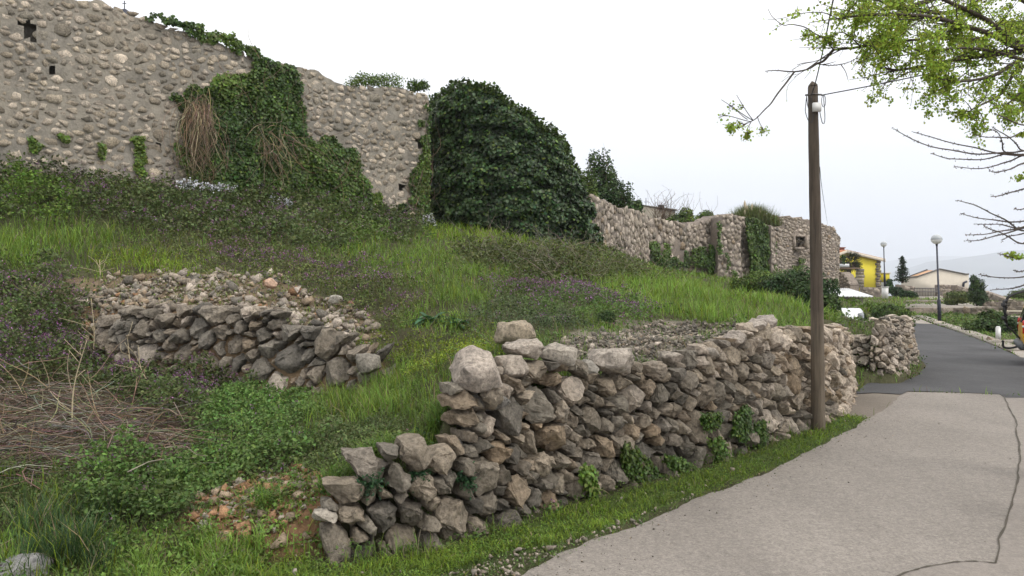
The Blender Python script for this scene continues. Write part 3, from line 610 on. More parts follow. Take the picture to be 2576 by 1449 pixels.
def emit(tmpl, F, pos, scale, Rm, col):
    """copies a small template to every position -> V, Fs, col"""
    n = len(pos); V = np.einsum('nij,kj->nki', Rm, tmpl) * (scale[:, None, None] if scale.ndim == 1 else scale[:, None, :]) + pos[:, None]
    k = len(tmpl); Fs = [(np.arange(n)[:, None, None] * k + f[None]).reshape(-1, f.shape[1]) for f in F]
    return V.reshape(-1, 3), Fs, np.repeat(col, k, 0)
def leaves(mb, pos, size, col, up=.6, wide=False, nrm=None):
    """leaves whose faces look mostly up (or along nrm)"""
    n = len(pos)
    if not n: return
    yaw = rng.uniform(0, 2 * math.pi, n)
    if nrm is None: Rm = rotm(yaw, rng.normal(0, up, n), rng.normal(0, up, n))
    else:
        nn = nrm + rng.normal(0, up, (n, 3)); nn /= np.linalg.norm(nn, axis=1)[:, None]
        dn = np.array((0, 0, -1.)) + rng.normal(0, .5, (n, 3)); y = dn - (dn * nn).sum(1)[:, None] * nn; y /= np.linalg.norm(y, axis=1)[:, None] + 1e-9
        Rm = np.stack([np.cross(y, nn), y, nn], -1)
    T, TF = (LEAFW, LEAFW_F) if wide else (LEAF, LEAF_F)
    mb.add(*emit(T, TF, pos, np.broadcast_to(size, (n,)).astype(float), Rm, col))
def blades(mb, pos, h, wd, col, lean=.35, droop=.5):
    n = len(pos)
    if not n: return
    yaw = rng.uniform(0, 2 * math.pi, n); ln = np.abs(rng.normal(0, lean, n)) + .05
    dx, dy = np.cos(yaw), np.sin(yaw); px, py = -dy, dx
    h = np.broadcast_to(h, (n,)); wd = np.broadcast_to(wd, (n,)); V = np.zeros((n, 5, 3)); dr = rng.uniform(.2, 1, n) * droop
    for k, (t, ww) in enumerate(((0, 1), (.55, .8))):
        off = ln * t * h + dr * t * t * h * .4
        for sgn, j in ((1, 2 * k), (-1, 2 * k + 1)):
            V[:, j, 0] = pos[:, 0] + dx * off + px * wd * ww * .5 * sgn; V[:, j, 1] = pos[:, 1] + dy * off + py * wd * ww * .5 * sgn; V[:, j, 2] = pos[:, 2] + t * h * (1 - .1 * dr)
    off = ln * h + dr * h * .8; V[:, 4, 0] = pos[:, 0] + dx * off; V[:, 4, 1] = pos[:, 1] + dy * off; V[:, 4, 2] = pos[:, 2] + h * (1 - .45 * dr)
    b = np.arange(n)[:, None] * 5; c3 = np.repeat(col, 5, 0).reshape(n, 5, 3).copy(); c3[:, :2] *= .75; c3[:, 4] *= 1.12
    mb.add(V.reshape(-1, 3), [b + np.array([[0, 1, 3, 2]]), b + np.array([[2, 3, 4]])], c3.reshape(-1, 3))
def stems(mb, pos, vec, rad, col, sag=.0, k=5, wig=.08):
    """thin curved three-sided stems"""
    n = len(pos)
    if not n: return
    t = np.linspace(0, 1, k); ln = np.linalg.norm(vec, axis=1)
    pts = pos[:, None] + vec[:, None] * t[None, :, None]; w_ = rng.normal(0, wig, (n, 2, 3)) * ln[:, None, None]
    pts = pts + np.sin(t * math.pi)[None, :, None] * w_[:, :1] + np.sin(t * 2 * math.pi)[None, :, None] * w_[:, 1:] * .5
    pts[:, :, 2] -= (t * (1 - t) * -4 * sag)[None] * ln[:, None] if np.isscalar(sag) else 0
    d = vec / (ln[:, None] + 1e-9); u = np.cross(d, np.array((.1, .2, 1.))); u /= np.linalg.norm(u, axis=1)[:, None] + 1e-9; v = np.cross(d, u)
    rad = np.broadcast_to(rad, (n,)); V = np.zeros((n, k, 3, 3))
    for j in range(3):
        a = j * 2.094; V[:, :, j] = pts + (math.cos(a) * u + math.sin(a) * v)[:, None] * (rad[:, None] * (1 - .6 * t)[None])[..., None]
    fs = []
    for i in range(k - 1):
        for j in range(3): j2 = (j + 1) % 3; fs.append((i * 3 + j, i * 3 + j2, i * 3 + 3 + j2, i * 3 + 3 + j))
    mb.add(V.reshape(-1, 3), [(np.arange(n)[:, None, None] * (3 * k) + np.array(fs)[None]).reshape(-1, 4)], np.repeat(col, 3 * k, 0))
def cvar(base, n, amt=.22, patch=None):
    c = (np.array(base) if np.ndim(base) > 1 else np.array(base)[None]) * (1 + rng.normal(0, amt, (n, 1))) * (1 + rng.normal(0, amt * .35, (n, 3)))
    if patch is not None: c = c * (.65 + .7 * patch[:, None])
    return np.clip(c, .004, 1)
GR1 = np.array((.115, .185, .030)); GR2 = np.array((.150, .225, .026)); GR3 = np.array((.092, .145, .036)); GRD = np.array((.042, .080, .026))
HB1 = np.array((.076, .130, .032)); HB2 = np.array((.100, .165, .030)); HBD = np.array((.074, .100, .034)); HBO = np.array((.112, .135, .042)); YEL = np.array((.22, .29, .02))
for a_ in (GR1, GR2, GR3, HB1, HB2, HBO): a_ *= 1.2
HBD = HBD * 1.1; PUR = np.array((.29, .135, .28)); TAN = np.array((.30, .235, .150)); BRN = np.array((.135, .095, .065)); GRYT = np.array((.22, .185, .150))

# planting map traced on the photograph: name -> polygon, grass density, grass height, grass colour, herb density, canopy height, herb colour, leaf size, flowers, dry stems
ZN = [
 ('base', [(-400,300),(2700,300),(2700,1600),(-400,1600)], .7, .13, GR3, .35, .10, HB1, .035, .01, .02),
 ('bankgrass', [(-400,530),(640,600),(1050,600),(1480,600),(2060,740),(2100,830),(1850,830),(1250,850),(900,800),(700,700),(-400,700)], 1.0, .20, GR1, .35, .12, HB2, .035, .02, .02),
 ('scrub', [(-400,330),(200,380),(450,440),(760,505),(1060,548),(1060,610),(900,615),(640,618),(330,585),(180,560),(-400,560)], .10, .35, GR3, 1.6, .60, HBD, .05, .09, .06),
 ('scrubgreen', [(0,430),(140,440),(150,560),(0,545)], .1, .3, GR1, 1.6, .55, HB2, .05, .02, .02),
 ('scrubgreen2', [(820,545),(960,560),(980,610),(830,600)], .2, .2, GR1, 1.5, .35, HB2, .045, .02, .02),
 ('tallgrass', [(-400,545),(180,565),(330,590),(360,640),(180,665),(-400,655)], 1.5, .42, GR1, .15, .1, HB2, .035, .0, .01),
 ('dull', [(330,585),(640,610),(700,650),(560,690),(400,690),(340,650)], .6, .25, GR3, .8, .22, HBO, .035, .05, .06),
 ('bright', [(230,640),(480,640),(560,680),(420,705),(260,720)], 1.3, .25, GR2, .6, .16, YEL * .8, .03, 0, 0),
 ('purpleband', [(520,600),(760,640),(960,690),(1050,760),(1010,830),(900,790),(760,735),(640,690),(520,665)], .25, .18, GR3, 1.3, .28, HBO * .9, .035, .22, .03),
 ('midgrass', [(880,610),(1280,620),(1320,700),(1230,760),(1080,800),(1000,700),(760,650)], 1.4, .26, GR1, .3, .12, HB2, .03, .03, .01),
 ('brush', [(1190,632),(1300,622),(1480,632),(1600,690),(1660,715),(1480,722),(1250,695),(1150,655)], .15, .22, GR3, 1.5, .42, HBO * .62, .045, .0, .55),
 ('purple2', [(1230,720),(1330,700),(1640,760),(1690,800),(1640,815),(1420,800),(1250,785)], .3, .18, GR3, 1.3, .26, HB1 * 1.1, .032, .22, .02),
 ('rightgrass', [(1420,700),(1650,710),(1860,715),(2050,770),(2060,812),(1960,815),(1720,805),(1560,745)], 1.7, .34, GR1 * 1.12, .1, .1, HB2, .03, .005, .01),
 ('knoll', [(1050,545),(1250,555),(1490,580),(1490,625),(1380,618),(1200,615),(1050,570)], 1.5, .3, GR2, .1, .1, HB2, .03, 0, 0),
 ('gravel', [(1400,868),(1440,850),(1550,835),(1680,812),(1860,812),(1830,850),(1700,905),(1500,905)], .12, .1, GR3, .10, .05, HB1, .03, 0, .14),
 ('sagegreen', [(1240,770),(1400,780),(1480,820),(1420,850),(1280,830),(1160,810)], .3, .15, GR3, 1.3, .2, np.array((.09, .125, .062)), .03, .03, .0),
 ('clover', [(860,850),(1000,840),(1180,850),(1260,860),(1180,900),(1130,930),(1020,960),(960,930),(950,880)], .5, .12, GR2, 1.4, .12, YEL * .85, .028, .0, .0),
 ('grassbank', [(850,960),(1000,940),(1130,930),(1180,960),(1190,1060),(1100,1100),(900,1080),(760,1060)], 1.7, .30, GR1 * .9, .3, .1, HB2, .03, .0, .01),
 ('rubble1', Z_RUB1, .25, .12, GR2, .34, .06, HBO, .03, 0, .05),
 ('dirtface', [(180,780),(640,780),(840,870),(980,910),(950,1000),(300,950),(190,880)], .02, .1, GR3, .05, .08, HBO, .03, 0, .04),
 ('nettlebank', [(-400,690),(120,690),(210,790),(230,900),(330,955),(600,965),(620,1060),(450,1080),(250,1040),(80,1000),(-400,980)], .05, .2, GR3, 2.0, .42, HBD * 1.15, .048, .16, .05),
 ('herbright', [(480,1010),(620,970),(760,1000),(740,1100),(760,1150),(640,1230),(450,1250),(440,1180),(540,1120)], .15, .2, GR2, 2.2, .24, HB1 * 1.2, .042, .005, .01),
 ('brushwood', [(-400,960),(200,980),(480,1060),(500,1130),(460,1185),(300,1175),(200,1200),(-400,1230)], .05, .2, GR3, .16, .14, HB1, .035, .03, 2.0),
 ('herbclump', [(220,1200),(320,1170),(430,1200),(455,1290),(400,1340),(230,1320)], .1, .2, GR2, 2.4, .34, HB1 * 1.05, .045, .01, .01),
 ('mossbank', [(770,1120),(870,1060),(1000,1060),(1080,1100),(1000,1125),(930,1150),(860,1190),(800,1200)], .35, .14, GR3, 2.2, .16, HBD * 1.3, .028, .0, .04),
 ('darkgrass', [(60,1290),(200,1270),(260,1340),(250,1449),(60,1449)], 2.2, .34, GRD, .1, .1, HB1, .03, 0, .02),
 ('leftherb', [(-400,1220),(200,1200),(230,1290),(60,1300),(-400,1449)], .8, .25, GR3 * .8, 1.0, .2, HBD, .035, .0, .15),
 ('orange', Z_ORANGE, .12, .1, GR2, .45, .1, HB2, .035, 0, .01),
 ('lowgreen', [(250,1340),(480,1350),(700,1390),(830,1410),(760,1449),(560,1470),(250,1470)], 1.2, .16, GR1, .7, .1, HB2, .04, 0, .01),
 ('verge', [(700,1385),(850,1425),(1060,1395),(1250,1340),(1420,1280),(1600,1225),(1800,1172),(1950,1118),(2062,1075),(2130,1040),(2200,1052),(2117,1094),(1932,1190),(1748,1259),(1603,1325),(1423,1394),(1313,1444),(1250,1500),(600,1500)], 4.0, .075, GR2 * .85, 1.2, .03, HB2, .018, 0, .0),
 ('vergeedge', [(1100,1449),(1250,1395),(1420,1365),(1600,1300),(1748,1240),(1748,1259),(1603,1325),(1423,1394),(1313,1444),(1280,1500),(1050,1500)], .9, .05, GR3, .3, .02, HB1, .018, 0, .0),
 ('rightside', [(2190,740),(2700,740),(2700,860),(2290,800)], .8, .2, GR1, .5, .12, HB1, .05, 0, .03),
 ('bankgreen', [(2070,742),(2230,748),(2290,790),(2300,800),(2200,810),(2070,800)], 1.5, .30, GR1, .5, .2, HB2, .06, 0, .02),
 ('lawn', [(2440,832),(2576,840),(2700,850),(2700,862),(2560,856),(2480,845)], 1.5, .08, GR2, .2, .05, HB2, .04, 0, .0),
]
def zones(u, v, jit=True):
    z = np.zeros(u.shape, int); a = np.stack([u / 42, v / 30, u * 0], -1)
    us_, vs_ = u, v
    if jit: u = u + (fbm(a, 3, 5) - .5) * 150 + rng.normal(0, 24, u.shape); v = v + (fbm(a, 3, 9) - .5) * 80 + rng.normal(0, 11, u.shape)
    u0, v0 = us_, vs_
    for i, zz in enumerate(ZN): m = inpoly(u0, v0, zz[1]) if zz[0] in ('verge', 'vergeedge') else inpoly(u, v, zz[1]); z[m] = i
    return z
BLOCK = UNDER
def candidates(n, dlo, dhi, ulo=-350, uhi=2750):
    u = rng.uniform(ulo, uhi, n); d = np.exp(rng.uniform(math.log(dlo), math.log(dhi), n)); x = (u - CU) / F * d
    ok = np.ones(n, bool)
    for pl in BLOCK: ok &= ~inpoly(x, d, pl)
    # nothing grows inside the wall bodies
    wallstrip = [tuple(p[:2]) for p in offs(W1, -.02)] + [tuple(p[:2]) for p in offs(W1, .30)[::-1]]
    ok &= ~inpoly(x, d, wallstrip)
    strip2 = [tuple(p[:2]) for p in offs(W2, -.02)] + [tuple(p[:2]) for p in offs(W2, .28)[::-1]]
    ok &= ~inpoly(x, d, strip2)
    x, d = x[ok], d[ok]; z = H(x, d); u, v = proj(x, d, z)
    ok = (v < 1620) & ((d < 30) | (u > 1480)) ; x, d, z, u, v = x[ok], d[ok], z[ok], u[ok], v[ok]
    # the castle hides what is behind it: stop there
    cy = np.interp(x, [c[0] for c in CAST], [c[1] for c in CAST]); ok = (x > -3) | (d < cy - .1)
    return x[ok], d[ok], z[ok], u[ok], v[ok]
zp = {k: np.array([zz[j] for zz in ZN]) for j, k in ((2, 'g'), (3, 'gh'), (5, 'h'), (6, 'ch'), (8, 'ls'), (9, 'fl'), (10, 'tw'))}
gcol = np.array([zz[4] for zz in ZN]); hcol = np.array([zz[7] for zz in ZN])
def clump(x, y, f, s): return np.clip((n2(x, y, f, s, 3) - .28) / .44, 0, 1)
def lod(d): return np.maximum(1, d / 9)
# grass
x, y, z, u, v = candidates(480000, 5.0, 72)
k = zones(u, v); k[k == 0] = np.where(rng.uniform(size=(k == 0).sum()) < .5, 1, 0)
pk = clump(x, y, 1.3, 3); pf = clump(x, y, 5.0, 4)
ok = rng.uniform(size=len(x)) * 1.6 < zp['g'][k] * (.35 + .9 * pk) * (.4 + .9 * pf)
x, y, z, u, v, k, pk, pf = [a[ok] for a in (x, y, z, u, v, k, pk, pf)]
d = y; n = len(x); vergez = (k >= len(ZN) - 5) & (k < len(ZN) - 3)
hgt = zp['gh'][k] * (.45 + .8 * pf) * rng.uniform(.45, 1.25, n); c = cvar(gcol[k], n, .2, .35 + .65 * pk)
dry = rng.uniform(size=n) < np.where(vergez, .03, .07); c[dry] = cvar(TAN * .8, dry.sum(), .2); yl = rng.uniform(size=n) < .12; c[yl] = cvar(YEL * .8, yl.sum(), .2)
wd = (.0065 * lod(d)) * rng.uniform(.6, 1.3, n) * np.where(hgt > .2, 1.2, 1)
far = d > 5
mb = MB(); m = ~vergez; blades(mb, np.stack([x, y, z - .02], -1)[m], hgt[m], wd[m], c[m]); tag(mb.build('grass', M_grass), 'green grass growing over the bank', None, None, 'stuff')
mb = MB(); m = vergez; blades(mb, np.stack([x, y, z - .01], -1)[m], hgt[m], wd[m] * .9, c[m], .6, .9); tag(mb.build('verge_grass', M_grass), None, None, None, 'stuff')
print('blades', n)
# herbs, brambles and dead nettle
x, y, z, u, v = candidates(275000, 5.0, 60); k = zones(u, v)
pk = clump(x, y, .9, 13); pf = clump(x, y, 3.2, 14)
ok = rng.uniform(size=len(x)) * 2.4 < zp['h'][k] * (.45 + .75 * pf)
x, y, z, u, v, k, pk, pf = [a[ok] for a in (x, y, z, u, v, k, pk, pf)]; n = len(x)
can = zp['ch'][k] * (.25 + .95 * clump(x, y, 1.7, 15)) * (.55 + .6 * pf)
col0 = hcol[k] * (.75 + .5 * pk[:, None]); 
mix_ = clump(x, y, .6, 16)[:, None]; col0 = col0 * (1 - .35 * mix_) + HBO * .9 * .35 * mix_
mb = MB(); mf = MB()
for j in range(5):
    t = 1 - rng.uniform(0, 1, n) ** 1.6 * .8; sp = .045 * lod(y)
    pos = np.stack([x + rng.normal(0, 1, n) * sp, y + rng.normal(0, 1, n) * sp, z + can * t], -1)
    leaves(mb, pos, zp['ls'][k] * (lod(y) ** .75) * rng.uniform(.7, 1.35, n), cvar(col0, n, .24), .65)
tag(mb.build('ground_cover', M_leaf), None, None, None, 'stuff')
fp = clump(x, y, 1.4, 23)
m = rng.uniform(size=n) * .34 < zp['fl'][k] * fp; xf, yf, zf, cf = x[m], y[m], z[m], can[m]; nf = len(xf)
for j in range(7):
    pos = np.stack([xf + rng.normal(0, .016, nf) * lod(yf), yf + rng.normal(0, .016, nf), zf + cf + rng.uniform(-.03, .06, nf)], -1)
    cc = cvar(PUR * (1, 1, 1) if j % 2 else np.array((.13, .075, .105)), nf, .3); leaves(mf, pos, .022 * lod(yf) ** .7 * rng.uniform(.7, 1.3, nf), cc, 1.0)
tag(mf.build('dead_nettle_flowers', M_leaf), None, None, None, 'stuff')
# dry stems and brushwood
x, y, z, u, v = candidates(60000, 5.3, 36); k = zones(u, v)
ok = rng.uniform(size=len(x)) * 4 < zp['tw'][k]; x, y, z, k = x[ok], y[ok], z[ok], k[ok]
names = [zz[0] for zz in ZN]; bw = k == names.index('brushwood'); br = k == names.index('brush')
m = bw; n = m.sum(); mb = MB(); pile = n2(x[m], y[m], .8, 31) * .30 + .02
ang = rng.normal(0.1, .55, n) + (rng.uniform(size=n) < .25) * rng.uniform(0, 3, n); L_ = rng.uniform(.25, 1.3, n) ** 1.3
vec = np.stack([np.cos(ang), np.sin(ang), rng.normal(0, .16, n)], -1) * L_[:, None]
pos = np.stack([x[m], y[m], z[m] + pile * rng.uniform(.0, 1, n)], -1) - vec * .5; pos[:, 2] = np.maximum(pos[:, 2], H(pos[:, 0], pos[:, 1]))
cc = np.where(rng.uniform(size=(n, 1)) < .5, cvar(BRN * 1.05, n, .35), cvar(GRYT * .95, n, .3)); stems(mb, pos, vec, rng.uniform(.003, .0085, n), cc, .0, 6, .07)
n2_ = 90; i_ = rng.integers(0, n, n2_); p2 = pos[i_].copy(); p2[:, 2] += .1; v2 = np.stack([rng.normal(0, .35, n2_), rng.normal(0, .2, n2_), rng.uniform(.15, .6, n2_)], -1); stems(mb, p2, v2, rng.uniform(.004, .008, n2_), cvar(TAN, n2_, .2), 0, 6, .05)
tag(mb.build('brushwood', M_twig), 'brown heap of cut brushwood and dry canes in the hollow', None, None, 'stuff')
mb = MB(); m = ~bw; n = m.sum(); lf = lod(y[m]); hh = np.where(br[m], .65, .3) * rng.uniform(.5, 1.3, n)
vec = np.stack([rng.normal(0, .8, n), rng.normal(0, .5, n), rng.uniform(.1, 1.1, n)], -1) * hh[:, None]; zz_ = np.where(br[m], rng.uniform(.1, .5, n), 0)
stems(mb, np.stack([x[m], y[m], z[m] + zz_], -1), vec, .0028 * lf, cvar(np.where(br[m][:, None], GRYT * .9, TAN), n, .25), 0, 5, .12)
tag(mb.build('dry_stems', M_twig), None, None, None, 'stuff')

# loose stones: small rock templates scattered as rubble, gravel and soil crumbs
ROCKT = [rock((0, 0, 0), (1, .8, .6), 900 + i, 0, 0, (0, 0, 0), 8 + i % 4, 2.6) for i in range(14)]
def fuzz(u, v, s=1.0):
    a = np.stack([u / 35, v / 25, u * 0 + 9], -1); return u + (fbm(a, 3, 5) - .5) * 90 * s, v + (fbm(a, 3, 9) - .5) * 50 * s
def scatter_rocks(mb, pos, size, cols, flat=1.0):
    n = len(pos); t = rng.integers(0, len(ROCKT), n)
    for i, (V, Fs) in enumerate(ROCKT):
        m = t == i
        if m.sum(): mb.add(*emit(V, [f for f in Fs if len(f)], pos[m], size[m], rotm(rng.uniform(0, 6.28, m.sum()), rng.normal(0, .45, m.sum()), rng.normal(0, .45, m.sum())), cols[m]))
def inz(poly, n, dlo, dhi):
    us = [p[0] for p in poly]; u = rng.uniform(min(us), max(us), n); d = np.exp(rng.uniform(math.log(dlo), math.log(dhi), n)); x = (u - CU) / F * d; z = H(x, d)
    uu, vv = proj(x, d, z); ok = inpoly(*fuzz(uu, vv), poly); return x[ok], d[ok], z[ok], uu[ok], vv[ok]
def rcols(n, wts): 
    pal = np.array([GREY, BEIGE, PINK, RUST, DARK, ORG]); w_ = np.array(wts) / sum(wts); return pal[rng.choice(6, n, p=w_)] * rng.uniform(.75, 1.25, (n, 1))
mb = MB()
x, y, z, u, v = inz([(200,700),(400,682),(700,690),(760,730),(930,790),(990,850),(920,880),(840,860),(640,790),(480,775),(300,790),(210,770)], 16000, 10.5, 15); ok = rng.uniform(size=len(x)) < .08 + .95 * clump(x, y, 1.5, 41) * np.clip((u - 150) / 250, .25, 1); x, y, z, u = x[ok], y[ok], z[ok], u[ok]; n = len(x)
sz = np.exp(rng.normal(-3.7, .72, n)).clip(.01, .15); scatter_rocks(mb, np.stack([x, y, z + sz * .35], -1), sz, rcols(n, (2.5, 3.6, 3.6, 1.6, .4, .3))) 
tag(mb.build('rubble', M_clean), 'pale rubble tipped on top of the retaining wall', None, None, 'stuff')
mb = MB()
x, y, z, u, v = inz([(180,730),(420,740),(420,830),(330,900),(300,950),(190,900)], 2500, 10.5, 14.5); n = len(x); sz = np.exp(rng.normal(-3.1, .5, n)).clip(.015, .11)
scatter_rocks(mb, np.stack([x, y, z + sz * .3], -1), sz, rcols(n, (2, 4, 2, 3, .5, .8))); tag(mb.build('fallen_stones', M_clean), None, None, None, 'stuff')
mb = MB()
x, y, z, u, v = inz(Z_ORANGE, 4600, 5.7, 8.2); ok = rng.uniform(size=len(x)) < .12 + .9 * clump(x, y, 2.2, 43); x, y, z = x[ok], y[ok], z[ok]; n = len(x); sz = np.exp(rng.normal(-4.15, .75, n)).clip(.005, .085)
scatter_rocks(mb, np.stack([x, y, z + sz * .3], -1), sz, rcols(n, (.3, 1.4, .7, 2, 0, 4.5))); tag(mb.build('red_rubble', M_clean), 'orange-brown rubble and crumbled soil beside the low end of the wall', None, None, 'stuff')
mb = MB()
x, y, z, u, v = inz([(1390,880),(1440,855),(1540,832),(1680,815),(1850,815),(1840,850),(1700,915),(1480,915)], 7500, 8, 13); n = len(x); sz = np.exp(rng.normal(-3.75, .5, n)).clip(.01, .075)
scatter_rocks(mb, np.stack([x, y, z + sz * .3], -1), sz, rcols(n, (5, 2.5, 1.6, .2, 1.5, 0))); tag(mb.build('gravel_heap', M_clean), 'grey gravel and broken stone behind the wall top', None, None, 'stuff')
mb = MB()
zv = ZN[names.index('verge')][1]; x, y, z, u, v = inz(zv, 15000, 5.3, 13.5); ok = rng.uniform(size=len(x)) < np.where(inpoly(u, v, ZN[names.index('vergeedge')][1]), .85, .035); x, y, z = x[ok], y[ok], z[ok]; n = len(x); sz = np.exp(rng.normal(-4.3, .5, n)).clip(.006, .05)
scatter_rocks(mb, np.stack([x, y, z + sz * .4], -1), sz, rcols(n, (1.5, 3, 4, .8, 0, .2))); tag(mb.build('verge_pebbles', M_clean), None, None, None, 'stuff')

# ------------------------------------------------------------ ivy on the castle
class Plan:
    """a wall line in plan that a line of sight can be cut with"""
    def __init__(s, nodes): s.p = np.array([q[:2] for q in nodes], float)
    def hit(s, u, v):
        k = (u - CU) / F; X = np.full(u.shape, np.nan); Y = X.copy(); NX = X.copy(); NY = X.copy()
        for a, b in zip(s.p[:-1], s.p[1:]):
            e = b - a; den = e[0] - k * e[1]; t = (k * a[1] - a[0]) / np.where(abs(den) < 1e-9, 1e-9, den); m = (t >= 0) & (t <= 1) & np.isnan(X)
            X[m] = (a[0] + t * e[0])[m]; Y[m] = (a[1] + t * e[1])[m]; l = np.hypot(*e); NX[m] = e[1] / l; NY[m] = -e[0] / l
        return X, Y, EYE - (v - HV) / F * Y, NX, NY
IV1 = np.array((.044, .080, .018)); IV2 = np.array((.098, .152, .026)); IVD = np.array((.026, .046, .017)); IVY = np.array((.12, .18, .028))
def ivy(name, plan, polys, n, size, label, cols=(IV1, IV2), thick=(.02, .28), cat='ivy', edge_fuzz=1.0, twig=0, extra=None, tier=0, group=None):
    us = [p[0] for q in polys for p in q]; vs_ = [p[1] for q in polys for p in q]
    u = rng.uniform(min(us) - 10, max(us) + 10, n); v = rng.uniform(min(vs_) - 10, max(vs_) + 10, n)
    a = np.stack([u / 22, v / 22, u * 0 + 3], -1); uf = u + (fbm(a, 3, 2) - .5) * 34 * edge_fuzz; vf = v + (fbm(a, 3, 6) - .5) * 34 * edge_fuzz
    m = np.zeros(n, bool)
    for q in polys: m |= inpoly(uf, vf, q)
    u, v = u[m], v[m]; x, y, z, nx, ny = plan.hit(u, v); ok = ~np.isnan(x); x, y, z, nx, ny = x[ok], y[ok], z[ok], nx[ok], ny[ok]; n = len(x)
    s_ = x * ny * -1 + y * nx
    b = fbm(np.stack([x * 1.6, y * 1.6, z * (1.6 + tier)], -1), 3, 7); o = thick[0] + (thick[1] - thick[0]) * np.clip((b - .25) * 2, 0, 1) * rng.uniform(.5, 1, n)
    pos = np.stack([x + nx * o, y + ny * o, z], -1) + rng.normal(0, .02, (n, 3))
    t = np.clip((fbm(np.stack([x * .7, y * .7, z * .7], -1), 2, 3) - .3) * 2.2, 0, 1)[:, None]
    c = cols[0] * (1 - t) + cols[1] * t; c = cvar(c, n, .28, np.clip((b - .2) * 1.5, 0, 1)); hi = rng.uniform(size=n) < .04; c[hi] = cvar(IVY, hi.sum(), .2)
    mb = MB(); leaves(mb, pos, size * rng.uniform(.6, 1.35, n), c, .45, True, np.stack([nx, ny, np.full(n, .35)], -1))
    o_ = pos.mean(0); root = empty(name, (o_[0], o_[1], z.min()), label, cat, group); mb.build('foliage', M_ivy, root)
    if twig:
        k = rng.integers(0, n, twig); tm = MB(); v_ = np.stack([rng.normal(0, .5, twig), rng.normal(0, .3, twig), rng.uniform(.3, 1.6, twig) * rng.choice([-1, 1], twig)], -1)
        pp = pos[k] + np.stack([nx[k] * .12, ny[k] * .12, 0 * nx[k]], -1); stems(tm, pp, v_, .008, cvar(BRN * 1.5, twig, .2), 0, 7, .15); tm.build('runner_stem', M_twig, root)
    if extra: extra(root)
    return root
PC = Plan(CW)
P_MID = [(636,118),(652,125),(668,150),(703,160),(737,168),(745,210),(752,262),(765,270),(758,335),(778,350),(800,372),(815,345),(835,345),(860,372),(878,368),(905,385),(903,440),(930,470),(932,510),(900,545),(820,530),(700,505),(560,480),(480,462),(462,420),(440,385),(438,352),(462,378),(455,262),(428,245),(465,238),(498,212),(525,215),(560,190),(618,178),(640,160)]
P_TOP = [(372,36),(400,40),(430,44),(470,56),(500,62),(520,88),(575,88),(600,110),(636,118),(650,150),(632,150),(600,128),(560,120),(520,108),(490,84),(462,68),(420,54),(385,48)]
def dead_vines(root):
    tm = MB()
    for (u0, u1, v0, v1, n) in ((462,520,258,300,260),(640,715,320,400,75)):
        u = rng.uniform(u0, u1, n); v = rng.uniform(v0, v1, n); x, y, z, nx, ny = PC.hit(u, v); L_ = rng.uniform(.5, 2.1, n) if u0 < 500 else rng.uniform(.4, 1.3, n)
        vec = np.stack([rng.normal(.05, .12 if u0 < 500 else .8, n), rng.normal(0, .08, n), -np.ones(n)], -1) * L_[:, None]
        stems(tm, np.stack([x + nx * .33, y + ny * .33, z + rng.normal(0, .2, n)], -1), vec, .009, cvar(np.array((.30, .225, .15)), n, .3), 0, 9, .16)
    tm.build('dead_vine', M_twig, root)
ivy('ivy', PC, [P_MID], 60000, .085, 'dark green ivy patch with hanging dead brown vines in the middle of the castle wall', twig=90, extra=dead_vines)
ivy('ivy', PC, [P_TOP], 9000, .085, 'strip of ivy creeping along the falling top of the castle wall', (IV1, IV2), (.0, .25))
# tufts on the crest of the wall
def crest(name, label, pts, n, size, cols, cat='plant', plan=PC, spread=.25, up=.35):
    u = rng.uniform(pts[0][0], pts[-1][0], n); v = np.interp(u, [p[0] for p in pts], [p[1] for p in pts]); x, y, z, nx, ny = plan.hit(u, v); ok = ~np.isnan(x); x, y, z, nx, ny = [a[ok] for a in (x, y, z, nx, ny)]; n = len(x)
    h = (fbm(np.stack([x * 2, y * 2, z * 0], -1), 2, 3) * up * 2) * rng.uniform(-.2, 1, n)
    pos = np.stack([x - nx * rng.uniform(-.1, .5, n), y - ny * rng.uniform(-.1, .5, n), z + h], -1)
    mb = MB(); t = rng.uniform(size=(n, 1)); leaves(mb, pos, size * rng.uniform(.6, 1.3, n), cvar(cols[0] * (1 - t) + cols[1] * t, n, .25), .9); return tag(mb.build(name, M_ivy, None, False, (x.mean(), y.mean(), z.min())), label, cat)
crest('wall_plant', 'green cushion of leafy plants on the dipped castle wall top left of the ivy tower', [(885,222),(905,212),(940,208),(990,214),(1012,222)], 2600, .07, (IV2, IVY))
crest('wall_plant', 'thin trailing greenery on the castle wall top where the ivy tower begins', [(1035,232),(1050,224),(1090,215)], 1300, .08, (IV1, IV2))
ivy('ivy', PC, [[(1050,300),(1062,305),(1060,318),(1048,316)]], 1500, .06, 'single small round ivy tuft near the right end of the castle wall', edge_fuzz=.3)
ivy('wall_plant', PC, [[(1000,513),(1018,513),(1022,530),(1008,536),(998,528)]], 2500, .06, 'small round dark bush rooted low in the castle wall beside the tower', (IVD, IV1), (.1, .3), 'plant', .3)
ivy('wall_plant', PC, [[(885,525),(920,520),(925,545),(890,548)]], 3500, .07, 'dark rounded bush at the wall foot right of the large ivy patch', (IVD, IV1), (.1, .4), 'plant', .4)
